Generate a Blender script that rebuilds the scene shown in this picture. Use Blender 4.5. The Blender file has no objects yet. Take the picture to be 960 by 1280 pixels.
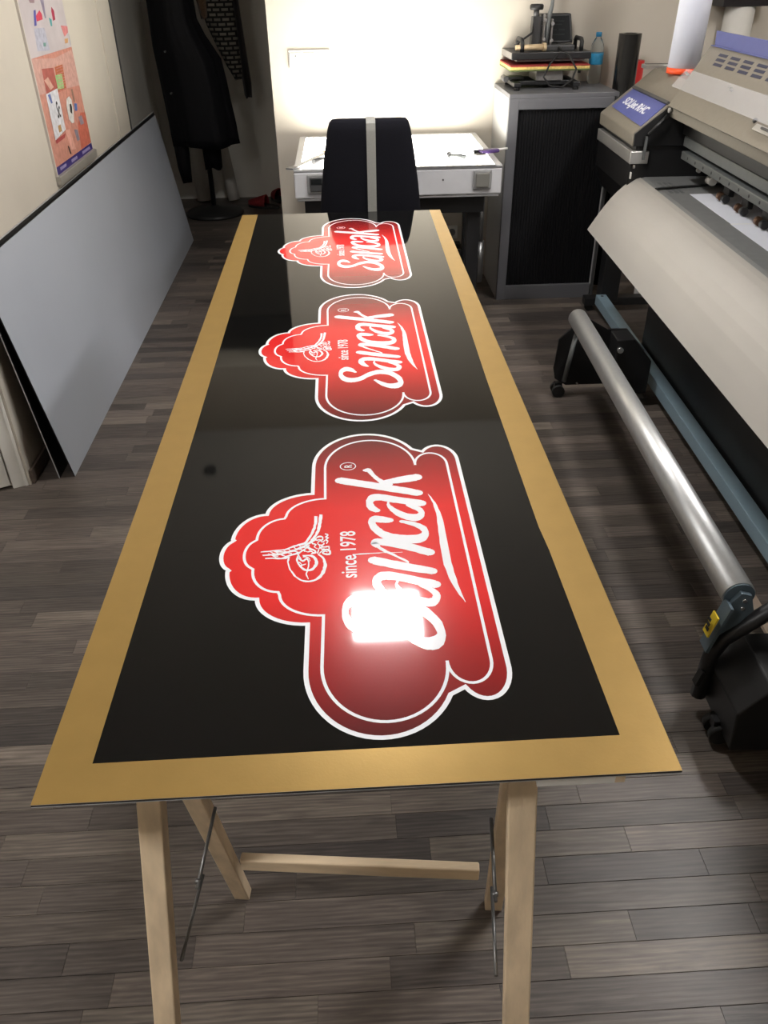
import bpy, bmesh, math, random, json
from mathutils import Vector, Matrix, geometry
random.seed(7)
SC = bpy.context.scene
COL = SC.collection

# ---------------------------------------------------------------- camera, world, lights, exposure
FPX = 995.826
YAW, PITCH, ROLL = 0.04279057, 0.6045284, -0.01716164
CAM = Vector((0.00670553, -0.53634784, 1.53762727))
fw = Vector((math.sin(YAW)*math.cos(PITCH), math.cos(YAW)*math.cos(PITCH), -math.sin(PITCH)))
r0 = Vector((math.cos(YAW), -math.sin(YAW), 0)); u0 = r0.cross(fw)
rt = math.cos(ROLL)*r0 + math.sin(ROLL)*u0
up = -math.sin(ROLL)*r0 + math.cos(ROLL)*u0
cd = bpy.data.cameras.new('camera'); cam = bpy.data.objects.new('camera', cd); COL.objects.link(cam)
m3 = Matrix((rt, up, -fw)).transposed()
cam.matrix_world = Matrix.Translation(CAM) @ m3.to_4x4()
cd.sensor_fit = 'HORIZONTAL'; cd.sensor_width = 36.0; cd.lens = FPX/960*36.0
cd.clip_start = 0.02; cd.clip_end = 60
SC.camera = cam
def project(p):
    d = Vector(p) - CAM; z = d.dot(fw)
    if z < 0.05: return None
    return (480 + FPX*d.dot(rt)/z, 640 - FPX*d.dot(up)/z)

LAMP_L = 112.0          # ceiling panel above the table
LAMP_R = 52.0          # ceiling panels further away
TABLE_L = 19.0          # light table glass
world = bpy.data.worlds.new('world'); SC.world = world; world.use_nodes = True
world.node_tree.nodes['Background'].inputs[0].default_value = (0.02, 0.02, 0.022, 1)
world.node_tree.nodes['Background'].inputs[1].default_value = 1.0
vs = SC.view_settings
vs.view_transform = 'Standard'; vs.look = 'None'; vs.gamma = 1.0; vs.exposure = 0.0
try: vs.use_curve_mapping = False
except Exception: pass

# ---------------------------------------------------------------- materials
def srgb(r, g, b):
    f = lambda c: (c/255/12.92) if c/255 <= 0.04045 else ((c/255+0.055)/1.055)**2.4
    return (f(r), f(g), f(b), 1.0)
def mat(name, col, rough=0.5, metal=0.0, spec=0.5, noise=0.0, nscale=20.0, stretch=(1, 1, 1), bump=0.0,
        bscale=60.0, emit=None, estr=0.0, trans=0.0, ior=1.45, coat=0.0, alpha=1.0, sheen=0.0):
    m = bpy.data.materials.new(name); m.use_nodes = True
    nt = m.node_tree; b = nt.nodes['Principled BSDF']; L = nt.links
    b.inputs['Base Color'].default_value = col
    b.inputs['Roughness'].default_value = rough; b.inputs['Metallic'].default_value = metal
    b.inputs['Specular IOR Level'].default_value = spec; b.inputs['IOR'].default_value = ior
    b.inputs['Transmission Weight'].default_value = trans; b.inputs['Coat Weight'].default_value = coat
    b.inputs['Coat Roughness'].default_value = 0.04; b.inputs['Alpha'].default_value = alpha
    b.inputs['Sheen Weight'].default_value = sheen
    if emit: b.inputs['Emission Color'].default_value = emit; b.inputs['Emission Strength'].default_value = estr
    if noise or bump:
        g = nt.nodes.new('ShaderNodeNewGeometry'); mp = nt.nodes.new('ShaderNodeMapping')
        mp.inputs['Scale'].default_value = stretch; L.new(g.outputs['Position'], mp.inputs['Vector'])
    if noise:
        n = nt.nodes.new('ShaderNodeTexNoise'); n.inputs['Scale'].default_value = nscale; n.inputs['Detail'].default_value = 4
        L.new(mp.outputs[0], n.inputs['Vector'])
        mx = nt.nodes.new('ShaderNodeMixRGB'); mx.blend_type = 'MULTIPLY'; mx.inputs[0].default_value = 1
        rp = nt.nodes.new('ShaderNodeValToRGB')
        rp.color_ramp.elements[0].position = 0.3; rp.color_ramp.elements[1].position = 0.7
        v0 = 1-noise; v1 = 1+noise*0.6
        rp.color_ramp.elements[0].color = (v0, v0, v0, 1); rp.color_ramp.elements[1].color = (v1, v1, v1, 1)
        L.new(n.outputs[0], rp.inputs[0]); mx.inputs[1].default_value = col
        L.new(rp.outputs[0], mx.inputs[2]); L.new(mx.outputs[0], b.inputs['Base Color'])
    if bump:
        n2 = nt.nodes.new('ShaderNodeTexNoise'); n2.inputs['Scale'].default_value = bscale; n2.inputs['Detail'].default_value = 3
        L.new(mp.outputs[0], n2.inputs['Vector'])
        bp = nt.nodes.new('ShaderNodeBump'); bp.inputs['Strength'].default_value = bump; bp.inputs['Distance'].default_value = 0.002
        L.new(n2.outputs[0], bp.inputs['Height']); L.new(bp.outputs[0], b.inputs['Normal'])
    return m
M = {}
M['wall'] = mat('wall_paint', (0.54, 0.495, 0.425, 1), 0.85, noise=0.05, nscale=3, bump=0.15, bscale=180)
M['wall_recess'] = mat('recess_paint', (0.78, 0.76, 0.71, 1), 0.9, noise=0.06, nscale=3)
M['ceiling'] = mat('ceiling_paint', (0.40, 0.385, 0.36, 1), 0.9, noise=0.03, nscale=4)
M['trim'] = mat('white_gloss_paint', (0.72, 0.70, 0.65, 1), 0.35, noise=0.03, nscale=6)
M['base'] = mat('baseboard_wood', (0.10, 0.075, 0.06, 1), 0.5, noise=0.3, nscale=8, stretch=(1, 6, 20))
M['subfloor'] = mat('subfloor', (0.02, 0.018, 0.016, 1), 0.9, noise=0.1)
M['gold'] = mat('gold_foil', (0.41, 0.262, 0.082, 1), 0.34, metal=0.50, noise=0.04, nscale=30, bump=0.05, bscale=300)
M['blackfilm'] = mat('black_gloss_film', (0.004, 0.004, 0.004, 1), 0.04, spec=0.5, noise=0.1, nscale=2)
M['boardcore'] = mat('board_core', (0.03, 0.03, 0.032, 1), 0.5, noise=0.05)
M['boardskin'] = mat('board_skin', (0.5, 0.5, 0.52, 1), 0.35, metal=0.3, noise=0.05)
M['printwhite'] = mat('white_print', (0.86, 0.88, 0.93, 1), 0.10, noise=0.02, nscale=3)
M['pine'] = mat('pine_wood', (0.77, 0.61, 0.42, 1), 0.6, noise=0.20, nscale=7, stretch=(5, 5, 0.9), bump=0.2, bscale=40)
M['pine_end'] = mat('pine_bar', (0.77, 0.61, 0.42, 1), 0.6, noise=0.2, nscale=7, stretch=(0.8, 5, 5), bump=0.2, bscale=40)
M['knot'] = mat('pine_knot', (0.36, 0.20, 0.10, 1), 0.6, noise=0.2, nscale=40)
M['rod'] = mat('steel_rod', (0.20, 0.20, 0.20, 1), 0.35, metal=0.8, noise=0.1)
M['spacer'] = mat('white_board', (0.8, 0.79, 0.76, 1), 0.5, noise=0.03)
M['greypanel'] = mat('grey_blue_panel', (0.43, 0.46, 0.52, 1), 0.33, spec=0.5, noise=0.04, nscale=2)
M['blackpanel'] = mat('black_panel', (0.008, 0.008, 0.009, 1), 0.35, noise=0.1)
M['black'] = mat('black_plastic', (0.012, 0.012, 0.013, 1), 0.45, noise=0.15)
M['blackmetal'] = mat('black_powder_metal', (0.014, 0.014, 0.015, 1), 0.4, noise=0.15, bump=0.1, bscale=400)
M['darkgrey'] = mat('dark_grey_plastic', (0.05, 0.05, 0.052, 1), 0.4, noise=0.1)
M['fabric'] = mat('black_mesh_fabric', (0.007, 0.007, 0.011, 1), 0.9, spec=0.2, noise=0.3, nscale=400, bump=0.4, bscale=900)
M['stripe'] = mat('grey_stripe', (0.30, 0.30, 0.28, 1), 0.6, noise=0.06, nscale=200)
M['cabgrey'] = mat('cabinet_grey', (0.115, 0.115, 0.125, 1), 0.45, noise=0.04, nscale=5)
M['cabside'] = mat('cabinet_side', (0.42, 0.42, 0.41, 1), 0.35, noise=0.03, nscale=5)
M['tambour'] = mat('tambour_black', (0.005, 0.005, 0.006, 1), 0.7, spec=0.2, noise=0.1)
M['tan'] = mat('printer_champagne', (0.245, 0.22, 0.18, 1), 0.42, metal=0.3, noise=0.05, nscale=60)
M['silver'] = mat('printer_silver', (0.50, 0.49, 0.47, 1), 0.3, metal=0.6, noise=0.03)
M['label_blue'] = mat('label_blue', (0.085, 0.10, 0.30, 1), 0.4, noise=0.05)
M['flap_blue'] = mat('flap_blue', (0.10, 0.115, 0.30, 1), 0.45, noise=0.05)
M['slotdark'] = mat('slot_dark', (0.03, 0.032, 0.06, 1), 0.5, noise=0.1)
M['apron'] = mat('apron_cream', (0.42, 0.40, 0.37, 1), 0.40, noise=0.03, nscale=4)
M['platen'] = mat('platen_grey', (0.24, 0.245, 0.245, 1), 0.4, metal=0.2, noise=0.06, nscale=30)
M['railgrey'] = mat('rail_metal', (0.17, 0.18, 0.18, 1), 0.4, metal=0.4, noise=0.05, nscale=30)
M['alu'] = mat('aluminium_tube', (0.60, 0.61, 0.61, 1), 0.42, metal=0.85, noise=0.04, nscale=60)
M['beam'] = mat('beam_blue_grey', (0.30, 0.42, 0.50, 1), 0.35, metal=0.2, noise=0.04)
M['arm'] = mat('arm_blue_grey', (0.11, 0.15, 0.18, 1), 0.4, metal=0.3, noise=0.05)
M['beige'] = mat('beige_bar', (0.42, 0.33, 0.26, 1), 0.6, noise=0.08)
M['yellow'] = mat('warning_yellow', (0.75, 0.55, 0.03, 1), 0.5, noise=0.05)
M['paper'] = mat('white_paper', (0.74, 0.76, 0.84, 1), 0.7, noise=0.02)
M['paperroll'] = mat('paper_roll', (0.62, 0.64, 0.74, 1), 0.6, noise=0.02)
M['orange'] = mat('orange_plastic', (0.85, 0.09, 0.02, 1), 0.4, noise=0.05)
M['red'] = mat('red_vinyl', (0.55, 0.03, 0.03, 1), 0.35, noise=0.05)
M['copper'] = mat('copper_roller', (0.16, 0.085, 0.05, 1), 0.5, metal=0.3, noise=0.05)
M['tablebody'] = mat('light_table_white', (0.52, 0.52, 0.54, 1), 0.45, noise=0.03)
M['tableedge'] = mat('light_table_trim', (0.42, 0.42, 0.43, 1), 0.35, metal=0.3, noise=0.03)
M['switchgrey'] = mat('switch_grey', (0.17, 0.165, 0.15, 1), 0.4, noise=0.04)
M['switchrim'] = mat('switch_rim', (0.30, 0.30, 0.30, 1), 0.35, metal=0.3, noise=0.04)
M['socket'] = mat('socket_white', (0.75, 0.74, 0.71, 1), 0.35, noise=0.02)
M['glow'] = mat('light_table_glass', (0.8, 0.8, 0.8, 1), 0.3, emit=(1.0, 0.97, 0.88, 1), estr=TABLE_L, noise=0.01)
M['lamp'] = mat('lamp_diffuser', (0.8, 0.8, 0.8, 1), 0.5, emit=(1.0, 0.975, 0.95, 1), estr=LAMP_L, noise=0.01)
M['lamp_fill'] = mat('lamp_diffuser_fill', (0.8, 0.8, 0.8, 1), 0.5, emit=(1.0, 0.975, 0.95, 1), estr=92.0, noise=0.01)  # for the added fill panel, brightens trestle legs and left floor
M['lamp2'] = mat('lamp_diffuser_far', (0.8, 0.8, 0.8, 1), 0.5, emit=(1.0, 0.975, 0.95, 1), estr=LAMP_R, noise=0.01)
M['clear'] = mat('clear_visor', (0.85, 0.85, 0.90, 1), 0.12, spec=0.6, alpha=0.15)
M['bottle'] = mat('clear_pet', (0.90, 0.97, 1.0, 1), 0.06, trans=1.0, ior=1.33)
M['bottle_label'] = mat('bottle_label', (0.04, 0.30, 0.55, 1), 0.4, noise=0.15, nscale=60)
M['bottle_cap'] = mat('bottle_cap', (0.04, 0.26, 0.50, 1), 0.4, noise=0.05)
M['pressred'] = mat('press_red_silicone', (0.25, 0.025, 0.02, 1), 0.7, noise=0.1)
M['pressyellow'] = mat('press_yellow_foam', (0.70, 0.50, 0.16, 1), 0.8, noise=0.25, nscale=120)
M['pressgreen'] = mat('press_green_edge', (0.10, 0.13, 0.04, 1), 0.6, noise=0.1)
M['pressgrey'] = mat('press_grey_metal', (0.24, 0.23, 0.22, 1), 0.4, metal=0.5, noise=0.06)
M['screen'] = mat('dark_screen', (0.010, 0.011, 0.012, 1), 0.55, spec=0.15, noise=0.05)
M['screentext'] = mat('screen_marks', (0.035, 0.04, 0.04, 1), 0.7, spec=0.1, noise=0.05)
M['handlewood'] = mat('pale_wood_handle', (0.62, 0.47, 0.29, 1), 0.5, noise=0.15, nscale=30)
M['rubber'] = mat('black_rubber', (0.012, 0.012, 0.012, 1), 0.7, noise=0.15)
M['coat'] = mat('black_leather', (0.005, 0.005, 0.007, 1), 0.6, spec=0.25, noise=0.3, nscale=25, bump=0.3, bscale=60)
M['darkwool'] = mat('dark_wool', (0.012, 0.009, 0.011, 1), 0.95, noise=0.3, nscale=80, sheen=0.2)
M['brownfur'] = mat('brown_collar', (0.16, 0.09, 0.045, 1), 0.9, noise=0.4, nscale=120, sheen=0.3)
M['shoe'] = mat('dark_red_fabric', (0.25, 0.02, 0.025, 1), 0.7, noise=0.3, nscale=50)
M['banner_edge'] = mat('banner_edge', (0.55, 0.50, 0.45, 1), 0.5, noise=0.04)
M['banner_alu'] = mat('banner_rail', (0.42, 0.40, 0.36, 1), 0.4, metal=0.5, noise=0.04)
M['whiteroll'] = mat('white_leaning_roll', (0.62, 0.60, 0.56, 1), 0.6, noise=0.04)
M['blackroll'] = mat('black_vinyl_roll', (0.010, 0.010, 0.011, 1), 0.16, noise=0.1)
M['core'] = mat('cardboard_core', (0.32, 0.22, 0.13, 1), 0.8, noise=0.1)
M['purple'] = mat('purple_handle', (0.06, 0.03, 0.12, 1), 0.4, noise=0.1)
M['steel'] = mat('bright_steel', (0.6, 0.6, 0.6, 1), 0.25, metal=0.9, noise=0.03)

def plank_material(name, source):
    m = bpy.data.materials.new(name); m.use_nodes = True
    nt = m.node_tree; L = nt.links; b = nt.nodes['Principled BSDF']
    if source == 'object':
        oi = nt.nodes.new('ShaderNodeObjectInfo'); colr = oi.outputs['Color']
    else:
        at = nt.nodes.new('ShaderNodeAttribute'); at.attribute_name = 'tone'; colr = at.outputs['Color']
    g = nt.nodes.new('ShaderNodeNewGeometry')
    sh = nt.nodes.new('ShaderNodeVectorMath'); sh.operation = 'MULTIPLY_ADD'
    sh.inputs[1].default_value = (37.0, 91.0, 13.0)
    L.new(colr, sh.inputs[0]); L.new(g.outputs['Position'], sh.inputs[2])
    mp = nt.nodes.new('ShaderNodeMapping'); mp.inputs['Scale'].default_value = (2.2, 26, 1); L.new(sh.outputs[0], mp.inputs['Vector'])
    n1 = nt.nodes.new('ShaderNodeTexNoise'); n1.inputs['Scale'].default_value = 2.6; n1.inputs['Detail'].default_value = 6; n1.inputs['Distortion'].default_value = 1.4
    L.new(mp.outputs[0], n1.inputs['Vector'])
    mp2 = nt.nodes.new('ShaderNodeMapping'); mp2.inputs['Scale'].default_value = (9, 160, 1); L.new(sh.outputs[0], mp2.inputs['Vector'])
    n2 = nt.nodes.new('ShaderNodeTexNoise'); n2.inputs['Scale'].default_value = 2.0; n2.inputs['Detail'].default_value = 3
    L.new(mp2.outputs[0], n2.inputs['Vector'])
    r1 = nt.nodes.new('ShaderNodeValToRGB'); r1.color_ramp.elements[0].position = .3; r1.color_ramp.elements[1].position = .7
    r1.color_ramp.elements[0].color = (.62, .61, .62, 1); r1.color_ramp.elements[1].color = (1.22, 1.22, 1.20, 1)
    r2 = nt.nodes.new('ShaderNodeValToRGB'); r2.color_ramp.elements[0].position = .3; r2.color_ramp.elements[1].position = .7
    r2.color_ramp.elements[0].color = (.82, .82, .82, 1); r2.color_ramp.elements[1].color = (1.12, 1.12, 1.12, 1)
    L.new(n1.outputs[0], r1.inputs[0]); L.new(n2.outputs[0], r2.inputs[0])
    a = nt.nodes.new('ShaderNodeMixRGB'); a.blend_type = 'MULTIPLY'; a.inputs[0].default_value = 1
    c = nt.nodes.new('ShaderNodeMixRGB'); c.blend_type = 'MULTIPLY'; c.inputs[0].default_value = 1
    L.new(colr, a.inputs[1]); L.new(r1.outputs[0], a.inputs[2]); L.new(a.outputs[0], c.inputs[1]); L.new(r2.outputs[0], c.inputs[2])
    mp3 = nt.nodes.new('ShaderNodeMapping'); mp3.inputs['Scale'].default_value = (1.3, 15, 1); L.new(sh.outputs[0], mp3.inputs['Vector'])
    wv = nt.nodes.new('ShaderNodeTexWave'); wv.bands_direction = 'Y'; wv.inputs['Scale'].default_value = 2.2
    wv.inputs['Distortion'].default_value = 9.0; wv.inputs['Detail'].default_value = 2; wv.inputs['Detail Scale'].default_value = 0.6
    L.new(mp3.outputs[0], wv.inputs['Vector'])
    r3 = nt.nodes.new('ShaderNodeValToRGB'); r3.color_ramp.elements[0].color = (.80, .79, .79, 1); r3.color_ramp.elements[1].color = (1.14, 1.14, 1.13, 1)
    L.new(wv.outputs[0], r3.inputs[0])
    e = nt.nodes.new('ShaderNodeMixRGB'); e.blend_type = 'MULTIPLY'; e.inputs[0].default_value = 1
    L.new(c.outputs[0], e.inputs[1]); L.new(r3.outputs[0], e.inputs[2]); L.new(e.outputs[0], b.inputs['Base Color'])
    b.inputs['Roughness'].default_value = 0.43; b.inputs['Specular IOR Level'].default_value = 0.5
    bp = nt.nodes.new('ShaderNodeBump'); bp.inputs['Strength'].default_value = .25; bp.inputs['Distance'].default_value = .001
    L.new(n2.outputs[0], bp.inputs['Height']); L.new(bp.outputs[0], b.inputs['Normal'])
    return m
M['plank'] = plank_material('floor_plank', 'object')
M['plank_far'] = plank_material('floor_plank_far', 'attribute')

def red_print():
    m = bpy.data.materials.new('red_gradient_print'); m.use_nodes = True
    nt = m.node_tree; L = nt.links; b = nt.nodes['Principled BSDF']
    tc = nt.nodes.new('ShaderNodeTexCoord'); sx = nt.nodes.new('ShaderNodeSeparateXYZ'); L.new(tc.outputs['Object'], sx.inputs[0])
    ab = nt.nodes.new('ShaderNodeMath'); ab.operation = 'ABSOLUTE'; L.new(sx.outputs['Y'], ab.inputs[0])
    sc = nt.nodes.new('ShaderNodeMath'); sc.operation = 'MULTIPLY'; sc.inputs[1].default_value = 1/0.36; L.new(ab.outputs[0], sc.inputs[0])
    rp = nt.nodes.new('ShaderNodeValToRGB'); cr = rp.color_ramp
    cr.elements[0].position = 0.30; cr.elements[0].color = (0.72, 0.022, 0.022, 1)
    cr.elements[1].position = 1.0; cr.elements[1].color = (0.075, 0.010, 0.012, 1)
    e = cr.elements.new(0.62); e.color = (0.36, 0.016, 0.016, 1)
    L.new(sc.outputs[0], rp.inputs[0]); L.new(rp.outputs[0], b.inputs['Base Color'])
    b.inputs['Roughness'].default_value = 0.20; b.inputs['Specular IOR Level'].default_value = 0.06
    b.inputs['Coat Weight'].default_value = 0.9; b.inputs['Coat Roughness'].default_value = 0.05; b.inputs['Coat IOR'].default_value = 1.45
    n = nt.nodes.new('ShaderNodeTexNoise'); n.inputs['Scale'].default_value = 260; L.new(tc.outputs['Object'], n.inputs['Vector'])
    bp = nt.nodes.new('ShaderNodeBump'); bp.inputs['Strength'].default_value = .04; bp.inputs['Distance'].default_value = .001
    L.new(n.outputs[0], bp.inputs['Height']); L.new(bp.outputs[0], b.inputs['Normal'])
    return m
M['redprint'] = red_print()
def knit():
    m = bpy.data.materials.new('patterned_knit'); m.use_nodes = True
    nt = m.node_tree; L = nt.links; b = nt.nodes['Principled BSDF']
    g = nt.nodes.new('ShaderNodeNewGeometry'); sp = nt.nodes.new('ShaderNodeSeparateXYZ'); L.new(g.outputs['Position'], sp.inputs[0])
    cb = nt.nodes.new('ShaderNodeCombineXYZ'); L.new(sp.outputs['X'], cb.inputs['X']); L.new(sp.outputs['Z'], cb.inputs['Y'])
    br = nt.nodes.new('ShaderNodeTexBrick'); br.inputs['Scale'].default_value = 9
    br.inputs['Color1'].default_value = (0.22, 0.20, 0.165, 1); br.inputs['Color2'].default_value = (0.13, 0.12, 0.10, 1)
    br.inputs['Mortar'].default_value = (0.012, 0.011, 0.011, 1); br.inputs['Mortar Size'].default_value = 0.06
    L.new(cb.outputs[0], br.inputs['Vector']); L.new(br.outputs[0], b.inputs['Base Color'])
    b.inputs['Roughness'].default_value = 0.95
    return m
M['knit'] = knit()

# ---------------------------------------------------------------- mesh helpers
class MB:
    def __init__(s): s.v = []; s.f = []; s.mi = []; s.cur = 0; s.sm = []
    def add(s, verts, faces, smooth=False):
        o = len(s.v); s.v += [tuple(v) for v in verts]
        for f in faces: s.f.append([o+i for i in f]); s.mi.append(s.cur); s.sm.append(smooth)
        return s
    def box(s, x0, x1, y0, y1, z0, z1):
        x0, x1 = min(x0, x1), max(x0, x1); y0, y1 = min(y0, y1), max(y0, y1); z0, z1 = min(z0, z1), max(z0, z1)
        return s.add([(x0,y0,z0),(x1,y0,z0),(x1,y1,z0),(x0,y1,z0),(x0,y0,z1),(x1,y0,z1),(x1,y1,z1),(x0,y1,z1)],
                     [(3,2,1,0),(4,5,6,7),(0,1,5,4),(1,2,6,5),(2,3,7,6),(3,0,4,7)])
    def hexa(s, bot, top):
        return s.add(list(bot)+list(top), [(3,2,1,0),(4,5,6,7),(0,1,5,4),(1,2,6,5),(2,3,7,6),(3,0,4,7)])
    def prism(s, prof, y0, y1):      # profile in (x, z), extruded along y
        n = len(prof); vs_ = [(x, y0, z) for x, z in prof] + [(x, y1, z) for x, z in prof]
        fs = [[i, (i+1) % n, n+(i+1) % n, n+i] for i in range(n)]
        tri = geometry.tessellate_polygon([[Vector((x, z, 0)) for x, z in prof]])
        fs += [list(t) for t in tri] + [[n+i for i in reversed(t)] for t in tri]
        return s.add(vs_, fs)
    def poly(s, pts, z):             # flat polygon in (x, y)
        n = len(pts); tri = geometry.tessellate_polygon([[Vector((p[0], p[1], 0)) for p in pts]])
        return s.add([(p[0], p[1], z) for p in pts], [list(t) for t in tri])
    def strip(s, pts, wd, z, closed=False):
        n = len(pts); vs_ = []
        for i in range(n):
            if closed: a, b = pts[i-1], pts[(i+1) % n]
            else: a, b = pts[max(i-1, 0)], pts[min(i+1, n-1)]
            p0, p1, p2 = Vector(a), Vector(pts[i]), Vector(b)
            d1 = (p1-p0); d2 = (p2-p1)
            d1 = d1.normalized() if d1.length > 1e-9 else d2.normalized(); d2 = d2.normalized() if d2.length > 1e-9 else d1
            n1 = Vector((-d1.y, d1.x)); n2 = Vector((-d2.y, d2.x)); nn = n1+n2
            nn = nn.normalized() if nn.length > 1e-6 else n1
            k = wd/2/max(nn.dot(n1), 0.45)
            vs_ += [(p1.x+nn.x*k, p1.y+nn.y*k, z), (p1.x-nn.x*k, p1.y-nn.y*k, z)]
        m = n if closed else n-1
        return s.add(vs_, [(2*i, 2*i+1, 2*((i+1) % n)+1, 2*((i+1) % n)) for i in range(m)])
    def cyl(s, p, q, r, r2=None, seg=20, cap=True):
        p, q = Vector(p), Vector(q); r2 = r if r2 is None else r2
        d = (q-p).normalized(); a = d.orthogonal().normalized(); b = d.cross(a)
        vs_ = []
        for c, rr in ((p, r), (q, r2)):
            for i in range(seg):
                t = 2*math.pi*i/seg; vs_.append(c+(a*math.cos(t)+b*math.sin(t))*rr)
        o = len(s.v); s.v += [tuple(v) for v in vs_]
        for i in range(seg):
            j = (i+1) % seg; s.f.append([o+i, o+j, o+seg+j, o+seg+i]); s.mi.append(s.cur); s.sm.append(True)
        if cap:
            s.f.append([o+i for i in reversed(range(seg))]); s.f.append([o+seg+i for i in range(seg)])
            s.mi += [s.cur]*2; s.sm += [False]*2
        return s
    def tube(s, pts, r, seg=8):
        pts = [Vector(p) for p in pts]; rs = r if isinstance(r, (list, tuple)) else [r]*len(pts)
        prev = None; rings = []
        for i, p in enumerate(pts):
            d = (pts[min(i+1, len(pts)-1)]-pts[max(i-1, 0)]).normalized()
            a = (prev - d*prev.dot(d)).normalized() if prev is not None and (prev-d*prev.dot(d)).length > 1e-4 else d.orthogonal().normalized()
            prev = a; b = d.cross(a)
            rings.append([p+(a*math.cos(2*math.pi*k/seg)+b*math.sin(2*math.pi*k/seg))*rs[i] for k in range(seg)])
        vs_ = [v for rg in rings for v in rg]; fs = []
        for i in range(len(pts)-1):
            for k in range(seg): fs.append([i*seg+k, i*seg+(k+1) % seg, (i+1)*seg+(k+1) % seg, (i+1)*seg+k])
        s.add(vs_, fs, True)
        n = len(vs_)
        return s.add(rings[0], [list(reversed(range(seg)))]).add(rings[-1], [list(range(seg))])
    def lathe(s, prof, c=(0, 0, 0), seg=24):       # prof: (r, z)
        vs_ = [(c[0]+r*math.cos(2*math.pi*k/seg), c[1]+r*math.sin(2*math.pi*k/seg), c[2]+z) for r, z in prof for k in range(seg)]
        fs = [[i*seg+k, i*seg+(k+1) % seg, (i+1)*seg+(k+1) % seg, (i+1)*seg+k] for i in range(len(prof)-1) for k in range(seg)]
        s.add(vs_, fs, True)
        n = len(prof)
        if prof[0][0] > 1e-4: s.add(vs_[:seg], [list(reversed(range(seg)))])
        if prof[-1][0] > 1e-4: s.add(vs_[-seg:], [list(range(seg))])
        return s
    def build(s, name, material, parent=None, bevel=0.0, bseg=2, off=None, subd=0):
        me = bpy.data.meshes.new(name)
        v = s.v if off is None else [(a[0]-off[0], a[1]-off[1], a[2]-off[2]) for a in s.v]
        me.from_pydata(v, [], s.f)
        for m in (material if isinstance(material, (list, tuple)) else [material]): me.materials.append(M[m] if isinstance(m, str) else m)
        me.polygons.foreach_set('material_index', s.mi); me.polygons.foreach_set('use_smooth', s.sm)
        bm = bmesh.new(); bm.from_mesh(me); bmesh.ops.remove_doubles(bm, verts=bm.verts, dist=1e-6)
        bmesh.ops.recalc_face_normals(bm, faces=bm.faces)
        bm.to_mesh(me); bm.free(); me.update()
        o = bpy.data.objects.new(name, me); COL.objects.link(o)
        if parent is not None: o.parent = parent
        if bevel:
            b = o.modifiers.new('bevel', 'BEVEL'); b.width = bevel; b.segments = bseg; b.limit_method = 'ANGLE'; b.angle_limit = math.radians(40)
            b.harden_normals = False
        if subd:
            q = o.modifiers.new('subd', 'SUBSURF'); q.levels = subd; q.render_levels = subd
        return o
def tag(o, label=None, cat=None, group=None, kind=None):
    if label: o['label'] = label
    if cat: o['category'] = cat
    if group: o['group'] = group
    if kind: o['kind'] = kind
    return o
def thing(name, loc, label, cat, group=None, rz=0.0):
    o = bpy.data.objects.new(name, None); COL.objects.link(o); o.location = loc; o.rotation_euler = (0, 0, rz)
    o.empty_display_size = 0.05
    return tag(o, label, cat, group)
def copy_tree(o, parent=None):
    c = o.copy(); COL.objects.link(c)
    if parent is not None: c.parent = parent
    for ch in list(o.children): copy_tree(ch, c)
    return c
def textmesh(name, body, size, material, parent, M4, xs=1.0, shear=0.0, bold=0.0, extrude=0.0001, align='LEFT'):
    cu = bpy.data.curves.new(name, 'FONT'); cu.body = body; cu.size = size; cu.extrude = extrude; cu.offset = bold
    cu.shear = shear; cu.align_x = align; cu.resolution_u = 4
    tmp = bpy.data.objects.new(name, cu); COL.objects.link(tmp)
    dg = bpy.context.evaluated_depsgraph_get(); dg.update()
    me = bpy.data.meshes.new_from_object(tmp.evaluated_get(dg))
    COL.objects.unlink(tmp); bpy.data.objects.remove(tmp)
    me.transform(M4 @ Matrix.Diagonal((xs, 1, 1, 1))); me.materials.clear(); me.materials.append(M[material])
    o = bpy.data.objects.new(name, me); COL.objects.link(o)
    if parent is not None: o.parent = parent
    return o

# ---------------------------------------------------------------- the room
def struct(name, mb, m, parent=None, bevel=0.0):
    o = mb.build(name, m, parent, bevel); o['kind'] = 'structure'; return o
H = 2.6
floor = struct('floor', MB().box(-2.3, 2.8, -2.5, 6.4, -0.10, -0.003), 'subfloor')
struct('ceiling', MB().box(-2.3, 2.8, -2.5, 6.4, H, H+0.1), 'ceiling')
struct('wall_left', MB().box(-1.30, -1.16, 1.954, 4.39, 0, H), 'wall')
struct('wall_back', MB().box(-0.335, 2.8, 4.13, 4.39, 0, H).box(-1.16, -0.335, 4.13, 4.39, 2.15, H), 'wall')
struct('wall_right', MB().box(2.6, 2.75, -2.4, 4.13, 0, H), 'wall')
struct('wall_front', MB().box(-2.2, 2.75, -2.45, -2.3, 0, H), 'wall')
struct('wall_near_left', MB().box(-2.2, -2.05, -2.3, 1.50, 0, H), 'wall')
struct('wall_recess_left', MB().box(-1.50, -1.36, 4.39, 6.2, 0, H).box(-1.36, -1.30, 4.39, 4.42, 0, H), 'wall_recess')
struct('wall_recess_back', MB().box(-1.5, 0.6, 6.2, 6.35, 0, H), 'wall_recess')
struct('wall_recess_right', MB().box(0.42, 0.56, 4.39, 6.2, 0, H), 'wall_recess')
struct('trim_1', MB().box(-1.16, -1.154, 4.135, 4.385, 0, H), 'wall')
struct('trim_2', MB().box(-1.163, -1.150, 4.386, 4.402, 0, H), 'darkgrey')
struct('baseboard_left', MB().box(-1.16, -1.147, 1.96, 4.13, 0, 0.055), 'base', bevel=0.002)
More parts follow.
